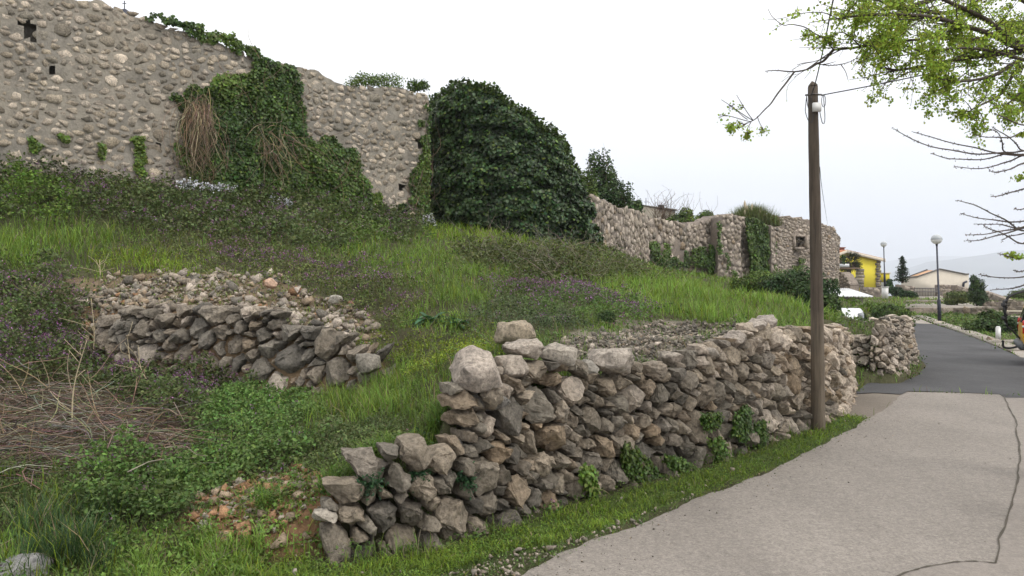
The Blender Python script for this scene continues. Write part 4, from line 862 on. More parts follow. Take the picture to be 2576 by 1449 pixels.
for q, lb, nn in (([(330,345),(352,345),(368,400),(365,440),(350,440),(340,400)], 'pale green creeper climbing between the two low putlog holes', 2600), ([(247,360),(262,362),(262,400),(250,395)], 'short dark creeper left of the pale climbing one', 1500),
               ([(150,340),(168,342),(166,352),(152,352)], 'tiny dark tuft low on the far left of the castle wall', 900), ([(930,490),(960,485),(975,540),(940,548)], 'straggly yellow-green climber at the wall foot left of the ivy tower', 2200), ([(70,350),(90,352),(110,370),(85,380)], 'leafy spray at the foot of the castle wall below the big hole', 1500)):
    ivy('creeper', PC, [q], nn, .07, lb, (IV2, IVY), (.02, .12), 'creeper', .7)

# the round tower wholly under ivy: a leaning broken drum and its shaggy coat
TC = np.array((-.17, 30.9)); TR = 3.52
top_u = [1000, 1045, 1075, 1110, 1160, 1200, 1235, 1262, 1290, 1330, 1370, 1400, 1425, 1445, 1462, 1475, 1488, 1500]; top_v = [300, 236, 232, 217, 212, 218, 226, 244, 262, 290, 315, 330, 352, 388, 420, 452, 480, 600]
def tower_top(x, y): u = CU + F * x / y; return EYE - (np.interp(u, top_u, top_v) + 6 - HV) / F * y
def tower_pt(th, t, ex=0.0):
    """th: angle (0 = towards the viewer), t 0..1 up"""
    dx, dy = np.sin(th), -np.cos(th); zb = 3.4
    r = TR + .1; x = TC[0] + dx * r; y = TC[1] + dy * r; zt = tower_top(x, np.full_like(x, TC[1] - 2.2)); zt = np.maximum(zt, zb + 1.0)
    z = zb + (zt - zb) * t; rr = (TR + .05 - (.22) * t + ex) * (1 - .16 * np.clip((t - .85) / .15, 0, 1) ** 2)
    return TC[0] + dx * rr, TC[1] + dy * rr, z, dx, dy
tw_root = empty('ivy_tower', (TC[0], TC[1], 3.4), 'broken round castle tower completely buried under dense dark green ivy', 'tower')
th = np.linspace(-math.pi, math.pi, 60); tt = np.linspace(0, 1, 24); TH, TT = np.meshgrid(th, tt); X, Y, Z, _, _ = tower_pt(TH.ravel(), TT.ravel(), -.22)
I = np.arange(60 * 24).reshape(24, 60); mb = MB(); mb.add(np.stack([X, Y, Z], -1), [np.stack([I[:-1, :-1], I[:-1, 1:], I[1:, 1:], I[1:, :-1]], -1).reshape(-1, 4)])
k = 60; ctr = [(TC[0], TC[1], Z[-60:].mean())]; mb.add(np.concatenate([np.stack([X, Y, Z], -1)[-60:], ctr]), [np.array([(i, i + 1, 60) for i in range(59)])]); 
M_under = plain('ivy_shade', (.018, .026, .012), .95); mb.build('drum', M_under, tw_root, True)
n = 75000; th = rng.uniform(-2.2, 2.2, n); t = rng.uniform(0, 1, n) ** .9
x, y, z, dx, dy = tower_pt(th, t); tier = fbm(np.stack([th * 5.5, z * 3.4, z * 0], -1), 3, 4); big = fbm(np.stack([th * 1.6, z * .8, z * 0 + 4], -1), 2, 4)
ex = (tier - .35) * .75 + (big - .5) * .5; ex = ex - rng.uniform(0, .22, n); x, y, z, dx, dy = tower_pt(th, t, ex); z = z + rng.normal(0, .05, n)
keep = rng.uniform(size=n) < .55 + 1.2 * (tier - .35); x, y, z, dx, dy, tier, t, th = [a[keep] for a in (x, y, z, dx, dy, tier, t, th)]; n = len(x)
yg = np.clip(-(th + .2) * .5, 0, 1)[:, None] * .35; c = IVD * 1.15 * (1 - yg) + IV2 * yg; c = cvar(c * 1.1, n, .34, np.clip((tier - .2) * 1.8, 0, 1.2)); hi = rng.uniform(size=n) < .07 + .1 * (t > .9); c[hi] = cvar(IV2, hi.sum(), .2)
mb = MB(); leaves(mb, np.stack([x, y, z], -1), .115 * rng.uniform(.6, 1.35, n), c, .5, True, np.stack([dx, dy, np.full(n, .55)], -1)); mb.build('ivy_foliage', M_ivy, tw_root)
n = 16000; rr_ = np.sqrt(rng.uniform(0, 1, n)) * (TR - .1); th = rng.uniform(-3.14, 3.14, n); x = TC[0] + np.sin(th) * rr_; y = TC[1] - np.cos(th) * rr_; z = tower_top(x, np.full_like(x, TC[1] - 2.2)) + (fbm(np.stack([x * 1.8, y * 1.8, x * 0], -1), 3, 4) - .6) * .5 + rng.uniform(-.2, .08, n)
mb = MB(); leaves(mb, np.stack([x, y, z], -1), .11 * rng.uniform(.6, 1.3, n), cvar(IVD * .5 + IV2 * .5, n, .28), .8, True); mb.build('ivy_crown', M_ivy, tw_root)
sh = MB(); n = 260; th = rng.uniform(-2, 2, n); x, y, z, dx, dy = tower_pt(th, np.ones(n) * .93, .0); stems(sh, np.stack([x, y, z], -1), np.stack([rng.normal(0, .1, n), rng.normal(0, .1, n), rng.uniform(.1, .38, n)], -1), .008, cvar(IV2, n, .2), 0, 4, .2)
p_ = np.stack([x, y, z + rng.uniform(.08, .36, n)], -1); leaves(sh, p_, .07, cvar(IVY, n, .25), 1.0); sh.build('young_shoot', M_leaf, tw_root)['kind'] = 'stuff'
# thin climbing fringe between wall and tower
ivy('ivy', PC, [[(1062,260),(1085,290),(1095,340),(1085,420),(1095,520),(1095,560),(1060,548),(1035,500),(1028,462),(1042,420),(1058,410),(1060,350),(1075,330)]], 14000, .08, 'sparse ivy fringe climbing the castle wall edge against the ivy tower', (IV1, IV2), (.02, .2), twig=30)

# ------------------------------------------------------------ plants on the lower ruined walls
PR = Plan(nodes_uv([(1615,37.4,1,0),(1775,41.2,1,0),(1806,41.8,1,0),(1866,43.3,1,0),(1945,45.3,1,0)])); PB = Plan(nodes_uv([(1800,40.7,1,0),(1870,41.4,1,0)])); PT = Plan(nodes_uv([(1948,48.7,1,0),(2120,53,1,0)]))
ivy('ivy', PR, [[(1866,548),(1880,548),(1925,568),(1942,580),(1940,640),(1936,690),(1880,700),(1878,660),(1866,600)]], 26000, .10, 'straight-sided green ivy panel hanging between the two stone piers', (IV1, IV2), (.2, .5), edge_fuzz=.25)
IVP = [([(1626,608),(1640,607),(1650,620),(1652,650),(1632,665)], 'dark ivy bush in the corner behind the gabled wall edge', 2600), ([(1628,655),(1660,640),(1668,608),(1680,612),(1682,640),(1672,680),(1632,690)], 'largest ivy mass low on the ruined wall', 5200),
       ([(1676,650),(1700,645),(1708,665),(1690,690),(1676,680)], 'ivy bush adjoining the largest ivy mass on its right', 2600), ([(1716,630),(1728,640),(1732,665),(1720,672),(1712,650)], 'small oval ivy tuft midway along the ruined wall', 1700),
       ([(1738,625),(1765,622),(1775,650),(1768,672),(1745,668),(1735,650)], 'pair-like ivy clump below the sag of the ruined wall', 3000), ([(1775,615),(1792,622),(1800,670),(1785,695),(1770,680)], 'green ivy strip just left of the stone pier', 3000), ([(1745,690),(1760,688),(1762,702),(1748,704)], 'tiny ivy tuft at the wall foot left of the pier', 800),
       ([(1800,560),(1808,560),(1806,600),(1812,640),(1800,640)], 'line of ivy sprouting along the left edge of the stone pier', 1500)]
for q, lb, nn in IVP: ivy('ivy', PR if q[0][0] < 1795 else PB, [q], nn, .09, lb, (IV1, IV2 * 1.1), (.05, .35), edge_fuzz=.45, group='ivy tufts on the lower ruined walls')
for q, lb in (([(1822,640),(1830,640),(1832,665),(1824,690)], 'narrow ivy streak down the middle of the stone pier'), ([(1835,680),(1845,678),(1848,695),(1838,698)], 'small ivy tuft at the foot of the stone pier')): ivy('ivy', PB, [q], 900, .08, lb, group='ivy tufts on the lower ruined walls', edge_fuzz=.4)
for q, lb in (([(2005,650),(2020,652),(2018,662),(2004,660)], 'small bush sprouting below the tower\'s walled-up window'), ([(2118,640),(2122,650),(2118,660),(2113,655)], 'tuft on the right edge of the stone tower'), ([(1990,668),(2018,668),(2014,690),(1990,690)], 'green bush at the foot of the windowed tower'), ([(2090,702),(2100,700),(2102,714),(2092,716)], 'tiny plant low on the right of the stone tower')): ivy('wall_plant', PT, [q], 1600, .09, lb, (IV1, IV2), (.05, .3), 'plant', .4)

# ------------------------------------------------------------ telephone pole and its wires
def woodmat():
    m, n, l, b = newmat('weathered_wood'); tc = n.new('ShaderNodeTexCoord'); mp = n.new('ShaderNodeMapping'); mp.inputs['Scale'].default_value = (14, 14, .7); l.new(tc.outputs['Object'], mp.inputs[0])
    a = nz(n, l, mp.outputs[0], 2.2, 8, .7); q = nz(n, l, tc.outputs['Object'], 1.1, 5, .6); s_ = n.new('ShaderNodeSeparateXYZ'); l.new(tc.outputs['Object'], s_.inputs[0])
    c = ramp(n, l, a.outputs[0], [(.25, (.018, .014, .010)), (.5, (.078, .061, .045)), (.8, (.135, .110, .084))]).outputs[0]
    c = mixc(n, l, c, ramp(n, l, q.outputs[0], [(.3, g3(.7)), (.7, (1.2, 1.15, 1.1))]).outputs[0], 1.0, 'MULTIPLY')
    # creosote has washed out of the lowest two metres, leaving grey wood
    mr = n.new('ShaderNodeMapRange'); mr.inputs['From Min'].default_value = 1.55; mr.inputs['From Max'].default_value = 1.75; l.new(s_.outputs['Z'], mr.inputs[0])
    g2 = mixc(n, l, c, (1.75, 1.8, 1.75), 1.0, 'MULTIPLY'); c = mixc(n, l, g2, c, mr.outputs[0]); l.new(c, b.inputs['Base Color']); b.inputs['Roughness'].default_value = .9
    bump(n, l, b, a.outputs[0], .8, .02); return m
M_wood = woodmat(); M_cable = plain('black_cable', (.03, .03, .032), .6); M_white = plain('white_plastic', (.72, .71, .69), .5, var=.05)
pb = G(2058, 1082, 0.02); pt = P(2046, 206, pb[1] + .02)
pole = empty('telephone_pole', pb, 'weathered brown wooden telephone pole standing at the foot of the stone wall', 'telephone pole')
mb = MB(); k = 24; pts = [pb + (pt - pb) * t + np.array((math.sin(t * 5) * .008, 0, 0)) for t in np.linspace(-.02, .985, k)]; mb.tube(pts, np.linspace(.100, .069, k) * (1 + .02 * np.sin(np.arange(k) * 1.7)), 18, cap=True)
d_ = pts[-1]; mb.tube([d_, d_ + (0, 0, .03), d_ + (-.012, 0, .085)], [.069, .064, .008], 18); mb.build('post', M_wood, pole, True)
def pole_at(v): t = (v - 1082) / (206 - 1082); return pb + (pt - pb) * t
c = pole_at(273); mb = MB(); mb.box(c + (.012, -.085, 0), (.115, .05, .125)); mb.build('junction_box', M_white, pole)
c = pole_at(239); mb = MB(); mb.tube([c + (.078 * math.cos(a), .078 * math.sin(a), 0) for a in np.linspace(0, 6.29, 20)], .006, 5); mb.box(c + (-.09, 0, 0), (.06, .03, .02)); mb.box(c + (.09, 0, .005), (.06, .03, .02)); mb.build('steel_band', plain('dull_steel', (.18, .17, .16), .5, .6), pole)
dp = pb[1] - .08
def uvp(L, d=dp): return spline([P(u, v, d) for u, v in L], 6)
for L in ([(2029,241),(2027,262),(2026,280),(2032,300),(2040,308),(2045,300),(2047,287)], [(2029,241),(2031,262),(2035,273),(2040,262),(2041,244)], [(2072,240),(2073,262),(2075,290),(2074,308),(2069,309),(2064,290),(2062,276)]):
    mb = MB(); mb.tube(uvp(L), .006, 5); mb.build('cable_loop', M_cable, pole, True)
def wire(pts, r, label, name='cable'): mb = MB(); pts = spline(pts, 10); mb.tube(pts, r, 5); return tag(mb.build(name, M_cable, None, True, pts[0]), label, 'cable')
wire([P(2068, 240, dp), P(2080, 237, dp), P(2220, 210, 10.6), P(2400, 170, 9.6), P(2576, 118, 8.6), P(2720, 70, 8.0)], .0085, 'black cable sloping from the wooden pole up right into the leafy tree')
wire([P(2041, 241, dp), P(2046, 225, dp - .05), P(2052, 205, dp - .15), P(2063, 160, 10.2), P(2078, 90, 8.6), P(2096, 0, 7.0), P(2118, -90, 5.8)], .008, 'black cable rising steeply from the pole top past the tree branch')
wire([P(2062, 420, 11.6), P(2070, 490, 20), P(2082, 565, 50)], .006, 'hair-thin wire running down behind the pole to the stone tower')
mb = MB(); lp = [P(2090 - 4 + 0, 254, dp) * 0 + P(2072 + 5 * math.cos(a), 254 + 15 * math.sin(a), dp) for a in np.linspace(0, 6.28, 22)]; mb.tube(lp, .005, 5, cap=False); mb.build('cable_coil', M_cable, pole, True)

# ------------------------------------------------------------ street lamps
M_pole = plain('dark_lamp_pole', (.035, .038, .055), .45, .2, .1); M_globe, n_, l_, b_ = newmat('opal_globe'); b_.inputs['Base Color'].default_value = (.78, .78, .76, 1); b_.inputs['Roughness'].default_value = .25
M_globet = plain('grey_globe_top', (.40, .42, .43), .3, var=.08)
def lamp(base, top, rg, label, loc_base=None):
    base = np.array(base); top = np.array(top); root = empty('street_lamp', base, label, 'street lamp', 'globe street lamps along the road')
    ax = (top - base); H_ = np.linalg.norm(ax); ax = ax / H_
    mb = MB(); at = lambda h: base + ax * h; mb.tube([at(0), at(1.15), at(1.2), at(H_ - rg * .9)], [.085, .085, .05, .04], 12); mb.build('pole', M_pole, root, True)
    mb = MB(); mb.tube([at(H_ - rg * 1.25), at(H_ - rg * .85)], [.05, .06], 12); mb.build('collar', M_pole, root, True)
    c = at(H_)
    for nm, a0, a1, m in (('lower_globe', -1.45, 0.0, M_globe), ('upper_globe', 0.02, 1.57, M_globet)):
        mb = MB(); mb.lathe(c, [(rg * math.cos(a), rg * .93 * math.sin(a)) for a in np.linspace(a0, a1, 10)], 24); mb.build(nm, m, root, True)
    mb = MB(); mb.tube([c + (rg * 1.015 * math.cos(a), rg * 1.015 * math.sin(a), 0) for a in np.linspace(0, 6.29, 25)], .008, 4); mb.build('seam_ring', M_pole, root)
lamp(P(2364, 812, 39) * (1, 1, 0) + (0, 0, -.02), P(2356, 602, 39), .265, 'nearer tall globe street lamp standing in the grass strip by the asphalt bend')
pl_base = P(2226.5, 748, 64); 
lamp(P(2226, 722, 64), P(2223, 614, 64), .25, 'farther globe street lamp set on a square white pillar by the yellow house')
mb = MB(); a = P(2221, 722, 64); b = P(2232, 722, 64); mb.box(((a + b) / 2)[:3] * (1, 1, 0) + (0, 0, 1.1), (.38, .38, 1.0)); mb.box(((a + b) / 2) * (1, 1, 0) + (0, 0, 1.575), (.46, .46, .05))
tag(mb.build('pillar', M_white, None, False, pl_base), 'square white masonry pillar carrying the farther globe lamp', 'pillar')

# ------------------------------------------------------------ houses
M_yel = plain('yellow_render', (.70, .59, .055), .9, var=.04, scale=.7); M_fascia = plain('cream_fascia', (.62, .55, .44), .8, var=.05); M_tile = plain('orange_tile', (.42, .17, .085), .9, var=.2, scale=3, bs=.5)
M_plast = plain('beige_plaster', (.58, .52, .43), .95, var=.05, scale=1.2); M_dim = plain('dark_opening', (.03, .03, .032), .7); M_ston = rockmat('quoin_stone', .2, 1.5); M_conc = plain('old_concrete', (.25, .225, .18), .95, var=.12, scale=1.5); M_red = plain('red_chimney', (.24, .09, .06), .85)
M_corr = plain('white_corrugated', (.66, .67, .68), .5, var=.06, scale=2)
def gable_house(name, label, apex, eL, eR, zb, depth, over, wall, roofm, fasc=.12, cat='house', pitch_up=0):
    """front gable facing the viewer: apex, left and right eaves given as world points at one distance"""
    root = empty(name, (apex[0], apex[1], zb), label, cat); y0 = apex[1]
    ins = over
    poly = [(eL[0] + ins, zb), (eR[0] - ins, zb), (eR[0] - ins, eR[2] - .05), (apex[0], apex[2] - .05), (eL[0] + ins, eL[2] - .05)]
    n = len(poly); V = [(x, y0, z) for x, z in poly] + [(x, y0 + depth, z) for x, z in poly]
    mb = MB(); mb.add(V, [np.array([list(range(n))]), np.array([list(range(n, 2 * n))[::-1]]), np.array([(i, n + i, n + (i + 1) % n, (i + 1) % n) for i in range(n)])]); mb.build('wall', wall, root)
    rf = MB(); fc = MB()
    for a, b in ((apex, eL), (apex, eR)):
        a = np.array(a, float); b = np.array(b, float); t = .09
        y1 = y0 - .35; y2 = y0 + depth + .3
        V = [(a[0], y1, a[2]), (b[0], y1, b[2]), (b[0], y2, b[2]), (a[0], y2, a[2])]; V += [(x, y, z + t) for x, y, z in V]
        rf.add(V, [np.array([(0, 1, 2, 3), (4, 7, 6, 5), (0, 4, 5, 1), (1, 5, 6, 2), (2, 6, 7, 3), (3, 7, 4, 0)])])
        V = [(a[0], y1 - .03, a[2] - fasc), (b[0], y1 - .03, b[2] - fasc), (b[0], y1 - .03, b[2] + .05), (a[0], y1 - .03, a[2] + .05)]; V += [(x, y + .028, z) for x, y, z in V]
        fc.add(V, [np.array([(0, 1, 2, 3), (4, 7, 6, 5), (0, 4, 5, 1), (1, 5, 6, 2), (2, 6, 7, 3), (3, 7, 4, 0)])])
    r = rf.build('roof', roofm, root); fc.build('fascia', M_fascia, root); return root, r
d = 95
yr, rf_ = gable_house('yellow_house', 'bright yellow rendered house with a low red-tiled gable roof beside the tower', P(2127, 630, d), P(2050, 661, d), P(2224, 653, d), .3, 12, .45, M_yel, M_tile, .32)
mb = MB(); c = P(2115, 631, d + 3); mb.box(c, (.7, .7, .7)); mb.box(c + (0, 0, .4), (.9, .9, .1)); mb.build('chimney', M_red, rf_)
mb = MB(); a = P(2214, 655, d); r_ = np.random.default_rng(9)
for i in range(14): mb.box((a[0] - .30 + (.12 if i % 2 else 0), d - .02, .5 + i * .30), (.55 + r_.uniform(-.1, .1), .12, .27), 0, scol(r_, (.4, .5, .1, 0, 0)) * .8)
mb.build('quoin', M_ston, yr)
yb = empty('yellow_annex', P(2226, 745, 97), 'small flat-roofed yellow annex behind the farther globe lamp', 'house'); a = P(2216, 688, 97); b = P(2238, 709, 97)
mb = MB(); mb.box(((a[0] + b[0]) / 2, 99, (a[2] + b[2]) / 2), (b[0] - a[0], 4, a[2] - b[2])); mb.build('upper_wall', M_yel, yb); mb = MB(); mb.box(((a[0] + b[0]) / 2, 99, b[2] / 2 + .2), (b[0] - a[0] - .05, 3.9, b[2] - .4)); mb.build('lower_wall', plain('grey_render', (.36, .38, .42), .9), yb)
mb = MB(); mb.box(((a[0] + b[0]) / 2, 99, a[2] + .06), (b[0] - a[0] + .2, 4.2, .12)); mb.build('roof_slab', M_fascia, yb)
# beige warehouse-like house with an asymmetric roofline
d = 88; bh = empty('beige_house', P(2350, 735, d), 'long low windowless beige house with a shallow gable, right of the dark spruce', 'house')
pr = [P(u, v, d) for u, v in ((2267,700),(2308,696),(2363,677),(2428,690),(2437,690),(2437,754),(2267,754))]; n = len(pr); V = [tuple(p) for p in pr] + [(p[0] + 7.9, p[1] + 14, p[2]) for p in pr]
mb = MB(); mb.add(V, [np.array([list(range(n))[::-1]]), np.array([list(range(n, 2 * n))]), np.array([(i, (i + 1) % n, n + (i + 1) % n, n + i) for i in range(n)])]); mb.build('wall', M_plast, bh)
mb = MB(); mb.tube([p + (0, -.06, .04) for p in pr[:5]], .07, 4); mb.build('roof_edge', plain('roof_edge_grey', (.16, .15, .14), .8), bh)
rt = [P(2283, 697, d + 4), P(2332, 679.5, d + 10), P(2357, 680.5, d + 8), P(2310, 697, d + 3)]; V = [tuple(p) for p in rt] + [tuple(p - (0, 0, .12)) for p in rt]; mb = MB(); mb.add(V, [np.array([(0, 1, 2, 3), (7, 6, 5, 4), (0, 4, 5, 1), (1, 5, 6, 2), (2, 6, 7, 3), (3, 7, 4, 0)])]); mb.build('tiled_roof', plain('pale_orange_tile', (.50, .30, .17), .9, var=.12), bh)
mb = MB(); mb.tube([P(2283, 698, d + 4), P(2332, 679.2, d + 10)], .13, 4); mb.build('roof_verge', M_dim, bh)
mb = MB(); mb.tube([P(2432, 708, d - .3), P(2424, 712, d - .3), P(2423, 722, d - .3)], .13, 8); mb.build('drainpipe', M_pole, bh, True)
# flat concrete building behind the lower ruined wall
cb = empty('concrete_house', P(1650, 560, 52), 'plain grey-brown concrete flat-roofed block behind the sagging ruined wall', 'building'); a = P(1604, 517, 52); b = P(1699, 514, 56)
mb = MB(); poly = [(a[0], 52), (P(1699, 0, 56)[0], 56), (P(1699, 0, 56)[0] - 2, 62), (a[0] - 3, 58)]; mb.prism(poly, 3.0, a[2]); mb.build('wall', M_conc, cb)
mb = MB(); poly2 = [(a[0] - .12, 51.9), (poly[1][0] + .12, 55.9), (poly[2][0] + .1, 62.1), (poly[3][0] - .1, 58.1)]; mb.prism(poly2, a[2] + .002, a[2] + .10); mb.build('roof_edge', plain('roof_slab_dark', (.13, .12, .10), .9), cb)
mb = MB(); c = P(1663, 521, 54.35); mb.box(c, (.45, .2, .3), .65); mb.build('vent', M_dim, cb)
mb = MB(); c = P(1628, 512, 54); mb.tube([P(1625, 518, 53.5), P(1625, 498, 53.5)], .02, 4); mb.tube([P(1620, 508, 53.5), P(1630, 508, 53.5)], .015, 4); tag(mb.build('antenna', M_pole, None, False, P(1625, 518, 53.5)), 'tiny aerial on the concrete block roof', 'antenna')
mb = MB(); mb.tube([P(1583, 560, 46), P(1582, 486, 46)], .05, 8); tag(mb.build('green_post', plain('green_paint', (.02, .12, .07), .5), None, True, P(1583, 560, 46)), 'slim dark green metal post among the trees behind the gabled wall', 'post')
mb = MB(); mb.tube([P(313, 34, 26), P(313, 2, 26)], .018, 5); mb.tube([P(308, 9, 26), P(318, 9, 26)], .014, 5); mb.box(P(313, 40, 26), (.2, .2, .4)); tag(mb.build('iron_cross', M_pole, None, False, P(313, 34, 26)), 'thin iron cross rising behind the top of the castle wall', 'cross')
# shed with white corrugated roof, partly behind the bank
sh_ = empty('shed', P(2130, 745, 41), 'low shed with a white corrugated sheet roof below the stone tower', 'shed'); mb = MB()
A = [P(2070, 727, 45), P(2133, 725, 44), P(2195, 745, 40), P(2082, 744, 39)]; nn = 40
V = []; 
for i in range(nn + 1):
    t = i / nn; z_ = .03 * math.sin(i * 1.9); V += [tuple(A[3] + (A[2] - A[3]) * t + (0, 0, z_)), tuple(A[0] + (A[1] - A[0]) * t + (0, 0, z_))]
mb.add(V, [np.array([(2 * i, 2 * i + 2, 2 * i + 3, 2 * i + 1) for i in range(nn)])]); ro = mb.build('roof', M_corr, sh_); ro.modifiers.new('s', 'SOLIDIFY').thickness = .05
mb = MB(); mb.prism([(A[3][0] + .3, 39.3), (A[2][0] - .3, 40.4), (A[1][0] - .3, 43.6), (A[0][0] + .3, 44.6)], 0, 1.22); mb.build('wall', M_conc, sh_)
# stone frame of a ruined opening in front of the yellow house
sf = empty('stone_doorframe', P(2150, 725, 72), 'ruined stone doorway with a timber lintel in front of the palm tree', 'ruin'); r_ = np.random.default_rng(12)
def pier(u0, u1, v0, v1, d, th=.7):
    mb = MB(); a = P(u0, v1, d); b = P(u1, v0, d); n = max(3, int((b[2] - a[2]) / .28))
    for i in range(n):
        h = (b[2] - a[2]) / n; m = 2 if (b[0] - a[0]) > .7 else 1
        for j in range(m): mb.box((a[0] + (b[0] - a[0]) * (j + .5) / m + r_.uniform(-.04, .04), d, a[2] + h * (i + .5)), ((b[0] - a[0]) / m * r_.uniform(.9, 1.02), th * r_.uniform(.9, 1), h * .96), 0, scol(r_, (.2, .6, .2, 0, 0)))
    return mb
pier(2156, 2170, 676, 722, 72).build('pier', M_ston, sf); pier(2114, 2156, 712, 722, 72, .5).build('low_wall', M_ston, sf)
mb = MB(); a = P(2110, 676, 72); b = P(2162, 675, 72); mb.box((a + b) / 2, (b[0] - a[0], .35, .16)); mb.build('lintel', plain('old_timber', (.16, .11, .075), .9), sf)
mb = MB(); a = P(2108, 660, 74); b = P(2128, 676, 74); mb.box((a + b) / 2, (b[0] - a[0], 1.5, .3), 0, (1, 1, 1)); tag(mb.build('white_awning', M_corr, None, False, a), 'small white flat canopy left of the palm crown', 'awning')

# ------------------------------------------------------------ terrace walls, gate and paving at the far right
def lowwall(name, label, pts, seed, cell=.22, th=.45, cap=True, group=None):
    nodes = [(*P(u, 703, d)[:2], P(u, vb, d)[2], P(u, vt, d)[2]) for u, vb, vt, d in pts]; root, _ = masonry(name, nodes, label, 'stone wall', cell, seed, M_mortar2, lambda r: scol(r, (.15, .45, .38, .02, 0)) * .95, (), thick=th, asp=1.1, shrink=.9, bulge=.03, grid=.2, group=group, rag=.12)
    if cap: mb = MB(); mb.tube([np.array((a[0], a[1] + th / 2 - .05, a[3] + .03)) for a in nodes], th * .62, 4); 
    return root
lowwall('terrace_wall', 'stone-faced terrace wall behind the grass strip, right of the nearer globe lamp', [(2293,793,775,50.5),(2400,793,775,50),(2480,795,773,48),(2600,798,771,46)], 31, .24)
lowwall('terrace_wall', 'upper low terrace wall half hidden by the olive bushes', [(2292,765,757,62.5),(2383,765,757,62.5)], 32, .2)
lowwall('parapet_wall', 'stone parapet with a flat coping running off the right edge above the terrace', [(2464,776,760,54),(2520,772,759,52),(2620,772,757,49)], 33, .28)
lowwall('sloping_garden_wall', 'garden wall with a slanting concrete coping behind the dark conical bush', [(2470,765,731,66),(2535,770,754,62)], 34, .28)
lowwall('garden_wall', 'rounded beige garden wall to the right of the barred gate', [(2357,752,716,80),(2395,752,717,80),(2437,752,727,78)], 35, .3)
lowwall('garden_wall', 'short beige garden wall to the left of the barred gate', [(2257,750,716,80),(2302,750,721,80)], 36, .3)
lowwall('house_base_wall', 'low stone wall with red doors below the yellow house', [(2168,748,722,84),(2222,748,724,84)], 37, .3)
mb = MB(); q = [(P(2283, 757, 62.6)[0], 62.9), (P(2384, 757, 62.6)[0], 62.9), (P(2440, 0, 80)[0], 79), (P(2240, 0, 80)[0], 79)]; mb.prism(q, .42, .47); tag(mb.build('upper_terrace_paving', M_path), kind='structure')
mb = MB(); q = [(P(2290, 757, 50)[0], 51), (P(2510, 757, 50)[0], 49.5), (P(2510, 0, 62)[0], 61.8), (P(2280, 0, 62)[0], 61.9)]; mb.prism(q, .22, .33); tag(mb.build('lower_terrace_paving', M_path), kind='structure')
gt = empty('iron_gate', P(2328, 748, 79), 'barred grey iron gate in front of the long beige house', 'gate'); mb = MB(); M_bar = plain('gate_iron', (.12, .11, .11), .6)
for u in np.linspace(2301, 2356, 15): mb.tube([P(u, 748, 79), P(u, 724, 79)], .03, 4)
mb.build('bar', M_bar, gt)['kind'] = 'stuff'
for v in (725, 734, 746): mb = MB(); mb.tube([P(2300, v, 78.95), P(2357, v, 78.95)], .04, 4); mb.build('rail', M_bar, gt)
rl = empty('railing', P(2530, 790, 45), 'pale horizontal two-bar railing between the terrace wall and the yellow van', 'railing')
for v, u0, u1 in ((783, 2491, 2590), (796.5, 2501, 2590)): mb = MB(); mb.tube([P(u0, v, 43), P(u1, v, 42)], .045, 6); mb.build('rail', M_fascia, rl)
mb = MB(); mb.tube([P(2503, 812, 42.5), P(2503, 781, 42.5)], .04, 6); mb.build('post', M_fascia, rl)
mb = MB(); b0 = G(2511, 856); mb.prism([(b0[0] - .06, b0[1] - .06), (b0[0] + .06, b0[1] - .06), (b0[0] + .06, b0[1] + .06), (b0[0] - .06, b0[1] + .06)], 0, .46); mb.lathe((b0[0], b0[1], .46), [(.07, 0), (.06, .04), (.0, .05)], 12)
tag(mb.build('bollard', M_white, None, False, (*b0[:2], 0)), 'short square white bollard on the kerb beside the yellow van', 'bollard')
mb = MB(); a = G(2499, 866); b = G(2560, 864); mb.tube([a + (0, 0, .05), b + (0, 0, .05), b + (3, .2, .05)], .09, 4); tag(mb.build('stone_kerb', M_path), kind='structure')
boulder(2491, 855, 27.3, (.16, .15, .14), (.36, .29, .24), 'rounded brown boulder at the end of the kerb near the white bollard', 81)
boulder(2360, 813, 38, (.5, .3, .05), (.4, .36, .3), 'flat pale stone slab at the foot of the nearer globe lamp', 82)
# green-roofed little meter post
mb = MB(); c = P(2376, 735, 70); mb.box(c + (0, 0, -.35), (.22, .22, 1.0), 0, BEIGE); mb.box(c + (0, 0, .2), (.3, .3, .14), 0, PINK); tag(mb.build('meter_post', M_ston, None, False, c), 'small pillar lamp in front of the rounded garden wall', 'post')

# ------------------------------------------------------------ hills, sea and hazy air
def ridge(name, D, prof, zs=1.0, seed=1):
    us = np.linspace(1500, 3400, 120); vs_ = np.interp(us, [p[0] for p in prof], [p[1] for p in prof]); X = (us - CU) / F * D; Zt = EYE - (vs_ - HV) / F * D
    rows = []
    for t, dy in ((0, 0), (.25, .02), (.5, .05), (.75, .10), (1, .16), (.8, .3), (0, .5)):
        wob_ = (fbm(np.stack([us / 60, us * 0 + t * 3, us * 0 + seed], -1), 4) - .5) * .12; rows.append(np.stack([X * (1 + dy), D * (1 + dy) + X * 0, -31 + (Zt * (1 + dy) + 31) * np.clip(t * (1 + wob_ * (t > 0)), 0, 1.03)], -1))
    V = np.concatenate(rows); n = len(us); I = np.arange(len(V)).reshape(-1, n); mb = MB(); mb.add(V, [np.stack([I[:-1, :-1], I[:-1, 1:], I[1:, 1:], I[1:, :-1]], -1).reshape(-1, 4)])
    o = mb.build(name, plain(name + '_scrub', (.085, .095, .075), 1, var=.2, scale=.004, bs=0), None, True); return tag(o, kind='structure')
ridge('hills', 5200, [(1500,700),(2200,697),(2260,682),(2334,660),(2427,646),(2496,637),(2576,627),(2750,600),(3000,590),(3400,640)], seed=2)
ridge('far_hills', 8200, [(1500,700),(2100,690),(2180,668),(2253,653),(2330,645),(2400,642),(2500,650),(2700,640),(3400,640)], seed=7)
